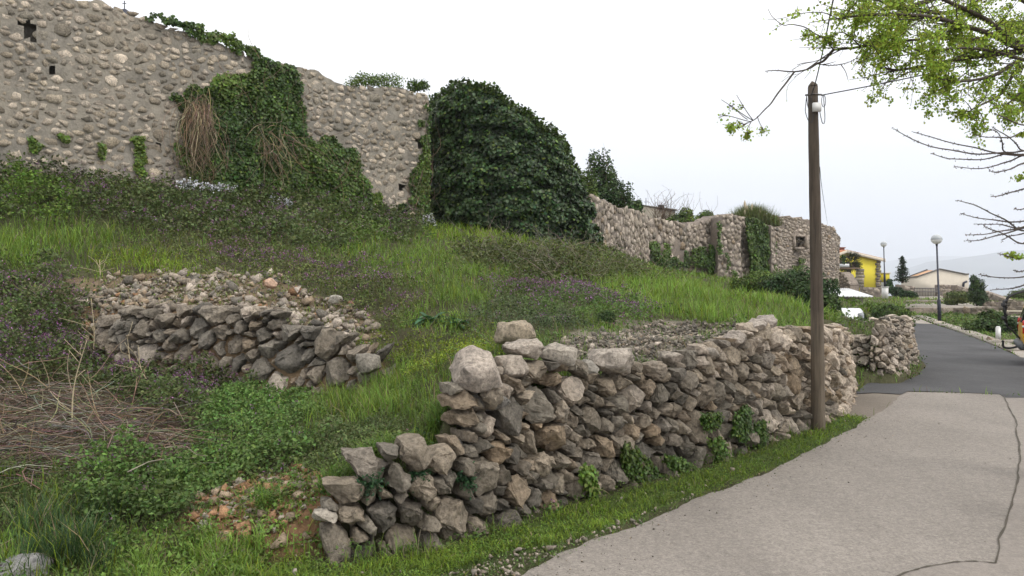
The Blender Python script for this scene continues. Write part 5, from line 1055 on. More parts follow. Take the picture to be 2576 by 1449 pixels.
M_sea, n_, l_, b_ = newmat('sea'); b_.inputs['Base Color'].default_value = (.06, .085, .10, 1); b_.inputs['Roughness'].default_value = .18; b_.inputs['IOR'].default_value = 1.33
tc_ = n_.new('ShaderNodeTexCoord'); bump(n_, l_, b_, nz(n_, l_, tc_.outputs['Object'], .35, 6, .6).outputs[0], .5, 1.2)
mb = MB(); mb.add([(-14000, 250, -30), (14000, 250, -30), (14000, 15000, -30), (-14000, 15000, -30)], [np.array([(0, 1, 2, 3)])]); tag(mb.build('sea', M_sea), kind='structure')
hz = MB(); hz.box((0, 6900, 330), (28400, 16600, 770)); M_hz = bpy.data.materials.new('haze_air'); M_hz.use_nodes = True; n_ = M_hz.node_tree.nodes; n_.remove(n_['Principled BSDF']); pv = n_.new('ShaderNodeVolumePrincipled')
pv.inputs['Color'].default_value = (.90, .93, 1.0, 1); pv.inputs['Density'].default_value = .00023; pv.inputs['Anisotropy'].default_value = .2; M_hz.node_tree.links.new(pv.outputs[0], n_['Material Output'].inputs['Volume'])
tag(hz.build('haze', M_hz), kind='stuff')

# ------------------------------------------------------------ trees and shrubs
M_bark = plain('bark', (.075, .060, .048), .95, var=.25, scale=9, bs=.8, spec=.2)
def blob_points(n, lobes, seed, rough=.35):
    """points through a crown made of several noisy lobes (cx, cy, cz, rx, ry, rz)"""
    r = np.random.default_rng(seed); w_ = np.array([a[3] * a[4] * a[5] for a in lobes]) ** .67; k = r.choice(len(lobes), n, p=w_ / w_.sum()); lb = np.array(lobes)[k]
    d = r.normal(size=(n, 3)); d /= np.linalg.norm(d, axis=1)[:, None]; f = fbm(d * 2.6 + k[:, None] * 5.1 + seed, 3, seed); rad = (.62 + rough * 2 * (f - .3)) * (1 - .45 * r.uniform(0, 1, n) ** 2)
    keep = r.uniform(size=n) < .4 + 1.4 * (f - .3); p = lb[:, :3] + d * lb[:, 3:] * rad[:, None] * 1.35; return p[keep], d[keep], f[keep]
def bush(name, label, cat, base, lobes, n, size, cols, seed, trunk=None, group=None, up=.5, mat=None, bare=0):
    rgh = .75 if name == 'evergreen_tree' else .35; n = int(n * (.62 if name == 'evergreen_tree' else 1))
    base = np.array(base, float); root = empty(name, base, label, cat, group); L_ = [(base[0] + a[0], base[1] + a[1], base[2] + a[2], *a[3:]) for a in lobes]
    p, d, f = blob_points(n, L_, seed, rgh); n = len(p); t = np.clip((fbm(p * 1.2 + seed, 2, 2) - .3) * 2.2, 0, 1)[:, None]; c = cvar(cols[0] * (1 - t) + cols[1] * t, n, .25, np.clip((f - .2) * 1.6, 0, 1))
    mb = MB(); leaves(mb, p, size * rng.uniform(.6, 1.35, n), c, up, True, d + (0, 0, .3)); mb.build('crown', mat or M_leaf, root)
    r = np.random.default_rng(seed); mb = MB(); tr = trunk or (.05, .3)
    for a in L_:
        b = np.array(a[:3]); mb.tube(spline([base + (r.uniform(-.03, .03), 0, -.1), base * .5 + b * .5 + r.normal(0, .06, 3), b], 4), np.linspace(tr[0], tr[0] * .35, 9), 6)
        for _ in range(5): e_ = b + r.normal(0, .55, 3) * np.array(a[3:]); mb.tube(spline([base * .35 + b * .65, (b + e_) / 2 + r.normal(0, .05, 3), e_], 3), np.linspace(tr[0] * .4, tr[0] * .12, 7), 4)
    mb.build('trunk', M_bark, root, True)
    if bare:
        tm = MB(); k = r.integers(0, n, bare); v_ = np.stack([r.normal(0, .35, bare), r.normal(0, .3, bare), r.uniform(.4, 1.4, bare)], -1); stems(tm, p[k], v_, .012, cvar(BRN * 1.2, bare, .2), 0, 5, .12); tm.build('bare_twig', M_twig, root)['kind'] = 'stuff'
    return root
def gz(u, d): x = (u - CU) / F * d; return np.array((x, d, Hs(x, d)))
def at(u, v, d): return P(u, v, d)
DG = np.array((.035, .068, .024)); MG = np.array((.070, .110, .028)); LG = np.array((.13, .19, .03))
# trees behind the gabled wall
b0 = at(1505, 560, 42); bush('evergreen_tree', 'tall narrow-leaved evergreen rising directly right of the ivy tower', 'tree', b0, [(.1,0,1.0,.6,.6,.9), (-.1,0,2.1,.45,.5,.8), (.35,0,2.9,.4,.4,.75), (-.25,0,3.2,.28,.3,.6), (.75,.2,1.7,.4,.4,.7)], 9000, .12, (DG, MG), 101, (.08, .3), bare=14)
b0 = at(1560, 570, 43); bush('evergreen_tree', 'leaning evergreen with an upswept crown behind the notch of the gabled wall', 'tree', b0, [(-.1,0,.9,.6,.6,.8), (-.35,0,2.0,.45,.5,.8), (.2,0,1.7,.4,.4,.6), (.55,0,.9,.5,.5,.6), (-.5,0,2.7,.25,.3,.45)], 8000, .12, (DG, MG * .9), 102, (.08, .3), bare=10)
b0 = at(1598, 560, 43); bush('evergreen_shrub', 'small dark evergreen between the leaning tree and the concrete block', 'shrub', b0, [(-.2,0,.5,.45,.45,.45), (.15,0,.95,.22,.3,.35)], 3200, .11, (DG, MG), 103, (.05, .3))
b0 = at(1475, 470, 36); bush('shrub', 'yellow-green shrub tips peeking past the right shoulder of the ivy tower', 'shrub', b0, [(.1,0,.1,.35,.3,.75), (.25,0,-.5,.3,.3,.5)], 1800, .10, (MG, LG), 104)
b0 = at(1722, 575, 46); bush('shrub', 'light green shrub with bare shoots above the sag of the ruined wall', 'shrub', b0, [(-.3,0,.5,.7,.5,.5), (.5,0,.45,.7,.5,.35), (.1,0,.85,.35,.4,.4)], 4500, .10, (MG, LG), 105, bare=26)
b0 = at(1776, 568, 46); bush('shrub', 'small yellow-green shrub left of where the ruined wall steps up', 'shrub', b0, [(0,0,.6,.5,.4,.32), (.3,0,.35,.4,.4,.3)], 2200, .09, (MG, LG), 106, bare=6)
# bare red-brown shrub in front of the concrete block
mb = MB(); n = 70; c0 = at(1665, 562, 47); v_ = np.stack([rng.normal(0, .75, n), rng.normal(0, .3, n), rng.uniform(.6, 2.0, n)], -1); stems(mb, np.repeat(c0[None], n, 0) + rng.normal(0, .15, (n, 3)), v_, .016, cvar(BRN * .9, n, .2), 0, 6, .18)
tag(mb.build('bare_shrub', M_twig, None, False, c0), 'leafless brown shrub spreading in front of the concrete block', 'shrub')
# pampas and wispy bush above the ivy panel
pm = empty('pampas_grass', at(1895, 560, 49), 'wispy olive bush with tall cream plumes above the ivy panel', 'pampas grass'); mb = MB(); n = 5200
u = rng.normal(1893, 27, n).clip(1838, 1952); x0 = at(1895, 560, 49); X = (u - CU) / F * 49; hh = (1.35 - ((u - 1890) / 75) ** 2) * rng.uniform(.3, 1, n)
blades(mb, np.stack([X, 49 + rng.normal(0, .6, n), np.full(n, x0[2] - .25)], -1), np.maximum(.15, hh * 1.25), .03, cvar(HBO * .85, n, .25), .22, .3); mb.build('blades', M_grass, pm)
for u_, h_ in ((1875, 1.55), (1880, 1.25), (1888, 1.35), (1868, .95), (1905, 1.0), (1920, .75)):
    mb = MB(); b_ = at(u_, 566, 48.2); e_ = b_ + np.array((rng.uniform(-.05, .25), 0, h_)); mb.tube(spline([b_, (b_ + e_) / 2, b_ * .2 + e_ * .8, e_], 3), [.012] * 5 + [.05, .08, .07, .05, .02][:5], 6, (.52, .43, .30)); mb.build('plume', M_vc, pm, True)
# bushes below the tower, along the bank
for u_, v_, d, lobes, n, lb, cc in ((1905, 726, 31, [(0,0,.3,.7,.5,.38), (.8,0,.3,.6,.5,.33), (-.6,0,.2,.5,.5,.28)], 5200, 'leafy light green bush below the ivy panel and stone pier', (MG, LG)), (1985, 735, 29, [(0,0,.4,.8,.6,.45), (.7,0,.45,.6,.5,.5), (-.7,0,.3,.5,.5,.35)], 6500, 'dense dark green bush on the bank left of the telephone pole', (DG, MG)),
        (2035, 765, 24, [(0,0,.3,.5,.5,.38), (.45,0,.35,.42,.4,.42)], 4200, 'dark bush immediately behind the telephone pole', (DG, MG)), (2088, 785, 23, [(0,0,.25,.25,.3,.3)], 1800, 'narrow dark shrub just right of the telephone pole', (DG, MG))):
    b_ = at(u_, v_, d); bush('bush', lb, 'bush', b_, lobes, n, .075, cc, int(u_), (.03, .3))
bush('laurel_bush', 'glossy rounded green bush at the asphalt bend behind the end of the pale wall', 'bush', gz(2248, 31) * (1, 1, 0) + (0, 0, 0), [(-.35,0,.8,.5,.5,.42), (.1,0,.7,.55,.5,.42), (.45,0,.45,.35,.4,.4), (-.5,0,.45,.4,.4,.4)], 8000, .075, (DG, LG * .75), 111, (.04, .3))
bush('juniper', 'low dark spreading juniper left of the barred gate', 'bush', at(2270, 748, 70) , [(-.5,0,.55,.55,.5,.42), (.3,0,.35,.75,.5,.30), (.9,0,.2,.5,.4,.22)], 4200, .11, (DG * .8, DG * 1.4), 112)
bush('olive_bush', 'loose grey-green bush on the terrace left of the dark conical bush', 'bush', at(2408, 764, 56), [(-.2,0,.5,.6,.5,.42), (.35,0,.45,.55,.5,.42), (-.5,0,.2,.4,.4,.3)], 5200, .09, (MG * .8, HBO), 113)
bush('conical_bush', 'dark pointed evergreen bush covering the right end of the beige house', 'bush', at(2457, 768, 54), [(0,0,.8,.6,.5,.62), (.05,0,1.4,.48,.4,.5), (-.2,0,1.75,.22,.25,.38), (.25,0,.5,.5,.5,.5)], 8500, .085, (DG, MG * .8), 114)
bush('bush', 'broad dark green bush in the grass strip between globe lamp and van', 'bush', G(2490, 834) , [(-.6,0,.16,.45,.4,.22), (0,0,.28,.5,.5,.32), (.5,.3,.40,.5,.5,.40), (.15,.2,.62,.35,.4,.30), (1.0,.3,.3,.5,.5,.34)], 9000, .085, (DG, MG * .85), 115)
bush('bush', 'grey-green shrub at the right edge above the parapet wall', 'bush', at(2556, 756, 75), [(0,0,.5,.7,.5,.5), (1,0,.6,.7,.5,.55), (-.8,0,.2,.5,.4,.3)], 3800, .12, (MG * .9, HBO), 116)
bush('shrub', 'dark shrub beside the small red doors near the white pillar', 'shrub', at(2238, 735, 78), [(0,0,.5,.4,.4,.5), (0,0,1.0,.25,.3,.35)], 2000, .12, (DG, DG * 1.4), 117)
# spruce
sp = empty('spruce', at(2270, 712, 78), 'dark spiky spruce standing left of the long beige house', 'tree'); b_ = at(2270, 712, 78); t_ = at(2270, 643, 78); mb = MB(); mb.tube([b_, t_], [.13, .02], 7); mb.build('trunk', M_bark, sp, True)
mb = MB(); r_ = np.random.default_rng(5); Hh = t_[2] - b_[2]
for i in range(150):
    f = r_.uniform(.05, .99); a = r_.uniform(0, 6.28); L0 = .9 * (1 - f) ** .8 * r_.uniform(.55, 1.15) + .06; s0 = b_ + (0, 0, f * Hh); n = int(26 * L0) + 8; t = r_.uniform(.1, 1, n)
    pos = s0 + np.stack([np.cos(a) * L0 * t, np.sin(a) * L0 * t, -.22 * L0 * t + .18 * L0 * t ** 2], -1) + r_.normal(0, .05, (n, 3)); leaves(mb, pos, .15 * r_.uniform(.6, 1.2, n), cvar(DG * .75, n, .25), .5, False)
mb.build('foliage', M_leaf, sp)
# palm
pa = empty('palm_tree', at(2136, 712, 80), 'brownish-green fan palm in front of the yellow house wall', 'palm tree'); b_ = at(2136, 716, 80); t_ = at(2135, 660, 80); mb = MB(); k = 14; mb.tube([b_ + (t_ - b_) * i / (k - 1) for i in range(k)], [.22 + .03 * (i % 2) for i in range(k)], 9); mb.build('trunk', M_bark, pa, True)
mb = MB(); r_ = np.random.default_rng(8)
for i in range(46):
    a = r_.uniform(0, 6.28); el = r_.uniform(-.9, 1.2); L0 = r_.uniform(.7, 1.15); dv = np.array((math.cos(a) * math.cos(el), math.sin(a) * math.cos(el), math.sin(el))); c = t_ + dv * L0 * .6; n = 14
    fan = dv[None] + r_.normal(0, .38, (n, 3)); fan /= np.linalg.norm(fan, axis=1)[:, None]; fan[:, 2] -= .25; stems(mb, np.repeat(c[None], n, 0), fan * L0 * .75, .035, cvar(np.array((.070, .080, .030)) if i % 3 else BRN, n, .25), 0, 4, .05); stems(mb, t_[None], (dv * L0 * .65)[None], .025, cvar(MG, 1, .1), 0, 3, .02)
mb.build('frond', M_leaf, pa)['kind'] = 'stuff'
bush('bush', 'dark shrub under the palm seen through the stone doorway', 'bush', at(2138, 722, 76), [(0,0,.4,.7,.5,.6), (.5,0,.3,.5,.5,.5)], 2500, .12, (DG, DG * 1.3), 118)

# single plants standing out in the grass
def rosette(name, label, u, v, d, n, L_, wd, col, seed, up=.8):
    r = np.random.default_rng(seed); c = np.array(P(u, v, d)); c[2] = Hs(c[0], c[1]) + .01; mb = MB()
    for i in range(n):
        a = r.uniform(0, 6.28); el = r.uniform(.25, 1.15) * up; l0 = L_ * r.uniform(.55, 1.1); k = 7; w0 = wd * r.uniform(.7, 1.2); t = np.linspace(0, 1, k); bend = r.uniform(.4, 1.1)
        rad = l0 * np.cos(el) * t; hh = l0 * (np.sin(el) * t - bend * .55 * t * t); cx = c[0] + np.cos(a) * rad; cy = c[1] + np.sin(a) * rad; w_ = w0 * np.sin(np.clip(t * .92 + .08, 0, 1) * math.pi) ** .7 * (1 + .25 * np.sin(t * 22 + i))
        V = np.stack([np.stack([cx - np.sin(a) * w_ * s_, cy + np.cos(a) * w_ * s_, c[2] + hh + abs(s_) * w_ * .35], -1) for s_ in (-1, 0, 1)], 1).reshape(-1, 3)
        mb.add(V, [np.array([(3 * i_ + j, 3 * i_ + j + 1, 3 * i_ + j + 4, 3 * i_ + j + 3) for i_ in range(k - 1) for j in (0, 1)])], cvar(col, 1, .18)[0])
    return tag(mb.build(name, M_leaf, None, True, c), label, 'plant')
DKL = np.array((.045, .105, .045))
rosette('broad_leaf_plant', 'large blue-green rosette of broad leaves in the grass above the bank', 1085, 800, 11.6, 22, .42, .055, DKL * 1.25, 1)
rosette('broad_leaf_plant', 'smaller blue-green rosette touching the right of the large one', 1150, 820, 11.2, 16, .30, .045, DKL * 1.15, 2)
rosette('broad_leaf_plant', 'glossy dark leafy plant rooted above the low step of the wall', 1062, 1098, 7.1, 26, .20, .035, DKL * .85, 3, 1.1)
for i, (u, v, d, lb) in enumerate(((932, 1205, 6.1, 'dark fern-like tuft in the joint under the leftmost wall stones'), (1175, 1195, 6.55, 'hanging fern tuft in the wall below the corner boulder'), (1052, 1190, 6.3, 'leafy sprig between two big stones on the lowest part of the wall'))):
    c = P(u, v, d); r = np.random.default_rng(i); mb = MB(); n = 60; a = r.normal(-1.57, .9, n); l0 = r.uniform(.06, .15, n); vec = np.stack([np.cos(a) * l0, -np.abs(np.sin(a)) * l0 * .7, r.normal(-.02, .06, n)], -1); pos = np.repeat(c[None], n, 0)
    stems(mb, pos, vec, .003, cvar(DKL, n, .2), 0, 4, .1)
    for t in (.35, .6, .85, 1.0): leaves(mb, pos + vec * t + r.normal(0, .006, (n, 3)), .030, cvar(DKL * .9, n, .25), .8)
    tag(mb.build('fern', M_leaf, None, False, c), lb, 'plant')
PW1 = Plan([(a[0], a[1]) for a in offs(W1, .05)])
for q, nn, lb in (([(1555,1115),(1590,1120),(1630,1180),(1660,1200),(1650,1235),(1600,1230),(1560,1160)], 2600, 'dark pellitory spilling down the wall joints midway along its base'), ([(1660,1140),(1700,1150),(1740,1185),(1720,1200),(1680,1175)], 1300, 'leafy spray in the wall just right of the longest spill of pellitory'),
                  ([(1835,1040),(1865,1020),(1870,1090),(1840,1110),(1825,1085)], 2200, 'bright green plant growing out of the wall face left of the pole'), ([(1880,1060),(1900,1050),(1905,1100),(1885,1120)], 1300, 'smaller green plant growing from the wall beside the bright one'), ([(1765,1110),(1790,1100),(1800,1140),(1775,1155)], 900, 'green tuft low on the wall between the two larger plants'),
                  ([(1750,1045),(1785,1040),(1790,1065),(1760,1075)], 1000, 'dry brownish moss cushion in the upper wall joints'), ([(1440,1175),(1470,1170),(1480,1230),(1450,1225)], 700, 'small creeping sprig near the foot of the wall\'s tall left half'), ([(2152,870),(2168,850),(2172,930),(2156,945)], 2200, 'dark green plants filling the gap between the two roadside walls')):
    ivy('wall_plant', PW1 if q[0][0] < 2140 else Plan([(5.5, 17.2), (8.5, 17.0)]), [q], nn * 3, .034 if q[0][0] < 2140 else .06, lb, (IV1 * 1.2, IV2), (.05, .16), 'plant', .5)
bush('shrub', 'single round dark green shrub in front of the grey gravel heap', 'shrub', gz(1523, 11.6), [(0,0,.10,.14,.14,.13), (.06,0,.15,.08,.08,.09)], 2600, .022, (DG * 1.1, MG * .9), 121, (.008, .3))
for u, v, d, h, lb, sd in ((232, 880, 11.9, .95, 'tall dry forked stalk leaning left of the retaining wall', 1), (352, 930, 11.0, .75, 'dry stalk crossing the dark stones of the retaining wall', 2), (400, 945, 10.8, .7, 'dry branching stalk right of the crossing one', 3), (60, 700, 12.5, .5, 'dead pale stem lying across the left bank', 4), (180, 1080, 8.8, 1.1, 'long pale cane rising out of the brushwood heap', 5), (250, 690, 13.6, .5, 'dry weed with spread branches above the rubble', 6)):
    r = np.random.default_rng(sd); c = P(u, v, d); c[2] = Hs(c[0], c[1]); e_ = c + np.array((r.uniform(-.35, .3), 0, h)); mb = MB(); ps = spline([c, (c + e_) / 2 + r.normal(0, .04, 3), e_], 6); mb.tube(ps, np.linspace(.011, .004, len(ps)), 5, (.42, .35, .23))
    for _ in range(7): k = r.integers(3, len(ps)); p0 = ps[k]; p1 = p0 + np.array((r.normal(0, .16), r.normal(0, .1), r.uniform(.05, .25))); mb.tube(spline([p0, (p0 + p1) / 2 + r.normal(0, .02, 3), p1], 3), .0035, 4, (.42, .35, .23))
    tag(mb.build('dry_stalk', M_twig, None, True, c), lb, 'dry stalk')
# white flowers at the foot of the castle
for nm, q, n in (('white_flowers', [(445,458),(600,478),(600,492),(445,470)], 100), ('white_flowers', [(680,505),(735,512),(735,520),(680,514)], 120), ('white_flowers', [(1060,553),(1095,555),(1095,562),(1060,560)], 60)):
    u = rng.uniform(q[0][0], q[1][0], n); v = np.interp(u, (q[0][0], q[1][0]), (q[0][1], q[1][1])) + rng.normal(0, 6, n); d = np.interp(u, (440, 1100), (20.6, 25.5)); p = np.stack([(u - CU) / F * d, d, EYE - (v - HV) / F * d], -1)
    mb = MB()
    for j in range(3): leaves(mb, p + rng.normal(0, .02, (n, 3)), .05, cvar(np.array((.62, .62, .66)), n, .08), .9, True)
    stems(mb, p - (0, 0, .3), np.repeat(np.array([(0, 0, .3)]), n, 0), .005, cvar(MG, n, .1), 0, 3, .05); tag(mb.build(nm, M_leaf), kind='stuff')

# ------------------------------------------------------------ spring tree reaching in from the upper right
def branch_tree(name, label, trunk_pts, trunk_r, limbs, seed, leafy, lf_n=1.0, dspread=.9):
    r = np.random.default_rng(seed); base = np.array(trunk_pts[0]); root = empty(name, base, label, 'tree')
    mb = MB(); ps = spline(trunk_pts, 8); mb.tube(ps, np.linspace(trunk_r, trunk_r * .45, len(ps)), 14); mb.build('trunk', M_bark, root, True)
    lm = MB(); tw_ = MB(); lf = MB(); tips = []
    for (pts, r0, dd, tn, tl, ln) in limbs:
        d0, d1 = dd; k = len(pts); w3 = spline([P(u, v, d0 + (d1 - d0) * i / (k - 1)) for i, (u, v) in enumerate(pts)], 7); w3 = [p + np.array((0, 0, math.sin(i * .5 + r0 * 900) * .003)) for i, p in enumerate(w3)]
        lm.tube(w3, np.linspace(r0, max(.0025, r0 * .22), len(w3)), 6, (1, 1, 1)); W_ = np.array(w3); T_ = np.gradient(W_, axis=0); T_ /= np.linalg.norm(T_, axis=1)[:, None]
        if ln: tips += [(p, T_[j], ln * .6) for j, p in enumerate(W_) if r.uniform() < .35]
        for _ in range(tn):
            j = r.integers(int(len(W_) * .12), len(W_)); t = T_[j] + r.normal(0, .55, 3) * (1, .8, 1); t /= np.linalg.norm(t); L0 = tl * r.uniform(.4, 1.2) ; e_ = W_[j] + t * L0 + (0, 0, -.08 * L0); mid = (W_[j] + e_) / 2 + r.normal(0, .05 * L0, 3)
            sp_ = np.array(spline([W_[j], mid, e_], 6)); lm.tube(sp_, np.linspace(.006, .0022, len(sp_)), 4)
            if ln:
                for q in sp_[2:]: tips.append((q, t, ln))
                for _2 in range(3):
                    i0 = r.integers(2, len(sp_)); t2 = t + r.normal(0, .6, 3); t2 /= np.linalg.norm(t2); e2 = sp_[i0] + t2 * L0 * r.uniform(.3, .6); s2 = np.array(spline([sp_[i0], (sp_[i0] + e2) / 2 + r.normal(0, .02, 3), e2], 4)); lm.tube(s2, .0022, 3)
                    tips += [(q, t2, ln) for q in s2[1:]]
            elif r.uniform() < .8:
                pass
        if not ln:     # winter buds along bare shoots
            n = len(W_) * 3; q = W_[r.integers(2, len(W_), n)]; leaves(tw_, q + r.normal(0, .004, (n, 3)), .012, cvar(BRN * .7, n, .2), 1.0)
    lm.build('branch', M_bark, root, True)['kind'] = 'stuff'
    if tips:
        q = np.array([t[0] for t in tips]); kk = np.array([t[2] for t in tips]); rep_ = np.maximum(0, (kk * lf_n * np.clip((fbm(q * 3.2, 2, 5) - .38) * 5, .22, 1.4) * r.uniform(.0, 1.4, len(q)) * 8)).astype(int); pos = np.repeat(q, rep_, 0); n = len(pos); pos = pos + r.normal(0, .02, (n, 3))
        leaves(lf, pos, .023 * r.uniform(.6, 1.3, n), cvar(np.array((.28, .37, .055)), n, .25, r.uniform(.4, .95, n)), 1.2, True); lf.build('foliage', M_spring, root)
    if tw_.n: tw_.build('bud', M_twig, root)['kind'] = 'stuff'
    return root
TX = 2720
L_ = [([(TX,120),(2640,-20),(2480,-60),(2342,0),(2282,20),(2252,55),(2232,80),(2212,102),(2167,118),(2097,125)], .040, (8.0,7.4), 16, .55, .25),
      ([(2097,125),(2075,150),(2057,160),(2035,172),(2000,181),(1960,177),(1925,180)], .014, (7.4,7.2), 0, .3, 0),
      ([(1998,182),(1972,215),(1950,245),(1935,265),(1915,285),(1895,303),(1878,310),(1860,312)], .009, (7.3,7.0), 0, .2, .5),
      ([(2097,125),(2070,95),(2045,82),(2020,66),(1990,62),(1970,62),(1945,45),(1932,22)], .007, (7.4,7.1), 2, .2, .12),
      ([(2057,160),(2085,165),(2120,160),(2150,150),(2170,118)], .005, (7.4,7.2), 2, .2, 0), ([(2167,118),(2120,82),(2080,95),(2050,92),(2035,85)], .006, (7.4,7.2), 4, .25, 1.0),
      ([(TX,130),(2600,125),(2480,140),(2400,150),(2330,165),(2260,175),(2215,172)], .035, (7.9,7.0), 22, .5, 1.0), ([(TX,120),(2576,120),(2500,90),(2420,62),(2330,42),(2200,36),(2110,48)], .035, (7.9,6.7), 30, .55, 1.0),
      ([(TX,110),(2576,110),(2480,50),(2400,10),(2300,-30),(2180,-40)], .035, (8,7.0), 26, .55, 1.0), ([(TX,140),(2576,150),(2500,190),(2430,203),(2365,200)], .028, (7.9,6.9), 20, .42, 1.0),
      ([(TX,150),(2576,165),(2520,235),(2470,262),(2440,280)], .022, (7.9,7.0), 18, .36, 1.0), ([(TX,120),(2560,80),(2450,100),(2350,95),(2260,100),(2190,60)], .028, (8.2,7.4), 30, .5, 1.0),
      ([(TX,100),(2600,20),(2520,-20),(2400,30),(2300,25),(2200,0),(2100,-10)], .026, (8.2,7.5), 24, .5, 1.0), ([(TX,145),(2600,190),(2560,240),(2520,275)], .02, (7.8,7.2), 14, .3, 1.0), ([(2576,150),(2500,130),(2420,120),(2330,130),(2260,140)], .018, (7.5,7.0), 18, .45, 1.0)]
for (a, b, c_) in (((1895,303),(1868,265),(1853,238)), ((1893,302),(1850,275),(1815,250)), ((1890,306),(1845,295),(1812,288)), ((1880,308),(1850,322),(1818,312)), ((1890,305),(1880,325),(1882,342)), ((1905,292),(1912,312),(1920,325)), ((1878,310),(1862,322),(1845,322)), ((1880,300),(1860,285),(1835,262))):
    L_.append(([a, b, c_], .004, (7.05, 6.9), 1, .06, .55))
for q, r0, tn in (([(TX,120),(2790,-60),(2850,-260),(2960,-420)], .05, 26), ([(TX,130),(2840,60),(3000,20),(3180,40)], .04, 24), ([(TX,110),(2700,-120),(2640,-330),(2560,-480)], .045, 26), ([(TX,140),(2860,150),(3000,190),(3120,260)], .03, 18), ([(2790,-60),(2920,-120),(3080,-180),(3260,-200)], .03, 22), ([(2850,-260),(2780,-420),(2700,-560)], .03, 20)):
    L_.append((q, r0, (8.0, 8.6 if tn % 4 else 9.4), tn, .6, 1.0))
tb = [(TX - CU) / F * 8.0 + .5, 8.2, 0]
leafy = branch_tree('leafy_tree', 'overhanging tree with fresh lime green spring leaves at the top right corner', [tb, (tb[0], 8.2, 2), (tb[0] - .1, 8.1, 3.4), ((TX - CU) / F * 8, 8.0, 4.8)], .20, L_, 5, True)
Z6 = lambda L: [(2213.7 + x * .324, 268.3 + y * .324) for x, y in L]
BR = [[(112,170),(250,255),(430,315),(620,350),(800,368),(1000,355),(1118,345)], [(258,195),(480,262),(700,310),(870,352),(1118,382)], [(395,365),(540,402),(700,412),(850,400),(1000,365),(1118,372)], [(575,463),(720,482),(880,462),(1000,425),(1118,378)], [(850,498),(920,508),(1000,488),(1118,440)],
      [(735,220),(860,237),(1000,240),(1118,200)], [(855,172),(920,210),(950,280),(968,350),(1118,380)], [(875,160),(960,210),(1050,280),(1118,345)], [(862,700),(950,685),(1040,660),(1118,640)], [(600,725),(770,780),(900,845),(1000,895),(1118,965)], [(625,830),(800,870),(950,888),(1118,890)],
      [(742,912),(900,912),(1000,930),(1118,945)], [(670,997),(850,985),(980,960),(1118,935)], [(668,1042),(800,1030),(950,990),(1118,940)], [(807,928),(900,965),(1000,1010),(1118,1065)], [(945,1038),(1030,1000),(1118,985)], [(922,1143),(1000,1163),(1118,1175)], [(1037,1268),(1118,1276)], [(765,1303),(860,1320),(1118,1322)], [(860,1425),(980,1415),(1118,1387)], [(885,55),(1000,100),(1118,145)], [(1050,792),(1118,795)]]
LB = []
for i, b in enumerate(BR):
    z = Z6(b)[::-1]; z = [(TX + 40, 250 + .45 * z[0][1]), (2640, z[0][1] * .93 + 25)] + z; LB.append((z, .009, (6.6, 5.4 + .25 * (i % 4)), 0, .2, 0))
for i, q in enumerate(([(TX+40,300),(2800,120),(2860,-40),(2900,-200)], [(TX+40,300),(2900,230),(3050,200),(3200,150)], [(TX+40,300),(2740,150),(2700,20),(2680,-120)], [(2800,120),(2930,40),(3060,0)], [(2760,320),(2900,360),(3040,420)])):
    LB.append((q, .022, (6.6, 7.0 + .3 * i), 12, .6, 0))
bt = branch_tree('bare_tree', 'leafless budding branches reaching in from the right edge above the yellow van', [(5.6, 6.8, 0), (5.55, 6.7, 1.6), ((TX + 40 - CU) / F * 6.6, 6.6, 3.6)], .09, LB, 6, False)
mb = MB(); q = []
for (u, v, n, s_) in ((2560, 646, 60, 9), (2572, 340, 40, 7), (2566, 448, 45, 6), (2545, 641, 30, 6)): q.append(np.stack([(rng.normal(u, s_, n) - CU) / F * 5.8, np.full(n, 5.8) + rng.normal(0, .03, n), EYE - (rng.normal(v, s_ * .45, n) - HV) / F * 5.8], -1))
q = np.concatenate(q); leaves(mb, q, .024, cvar(np.array((.27, .36, .05)), len(q), .2), 1.2, True); mb.build('young_leaf', M_spring, bt)['kind'] = 'stuff'

# ------------------------------------------------------------ yellow van, white car
M_van = plain('amber_paint', (.70, .40, .02), .28, var=.02, scale=1, bs=0, spec=.6); M_glass = plain('dark_glass', (.015, .018, .02), .08, var=0, bs=0, spec=.8); M_blk = plain('black_plastic', (.022, .022, .024), .5, bs=.1); M_tail = plain('tail_lamp_red', (.55, .02, .015), .15, var=0, bs=0, spec=.7)
M_tyre = plain('tyre_rubber', (.02, .02, .02), .85); M_rim = plain('steel_rim', (.40, .40, .41), .35, .7, .05); M_carw = plain('white_car_paint', (.75, .76, .77), .2, var=.01, bs=0, spec=.6); M_grey = plain('grey_bumper', (.09, .095, .10), .6)
class Loc(MB):
    """box-like vehicle panels in the vehicle's own axes (x forward, y left)"""
    def __init__(s, O, a): super().__init__(); s.O = np.array(O, float); s.a = a
    def build(s, name, mat, parent=None, smooth=False, origin=None):
        ca, sa = math.cos(s.a), math.sin(s.a); M = np.array([[ca, sa, 0], [-sa, ca, 0], [0, 0, 1]]); s.V = [v @ M + s.O for v in s.V]; return super().build(name, mat, parent, smooth, origin)
def shell(mb, prof, hw, tuck=.10):
    """side profile (x, z, half width factor) swept across the width with a tumblehome"""
    n = len(prof); ys = [-1, -.86, .86, 1]; V = []
    for y in ys:
        for x, z, f in prof: ins = .04 if abs(y) == 1 else 0; cx = sum(p[0] for p in prof) / n; cz = sum(p[1] for p in prof) / n; V.append((x + (cx - x) * ins * .3, y * hw * f, z + (cz - z) * ins))
    q = [(k * n + i, k * n + (i + 1) % n, (k + 1) * n + (i + 1) % n, (k + 1) * n + i) for k in range(3) for i in range(n)]
    return mb.add(V, [np.array(q), np.array([list(range(n))[::-1]]), np.array([[3 * n + i for i in range(n)]])])
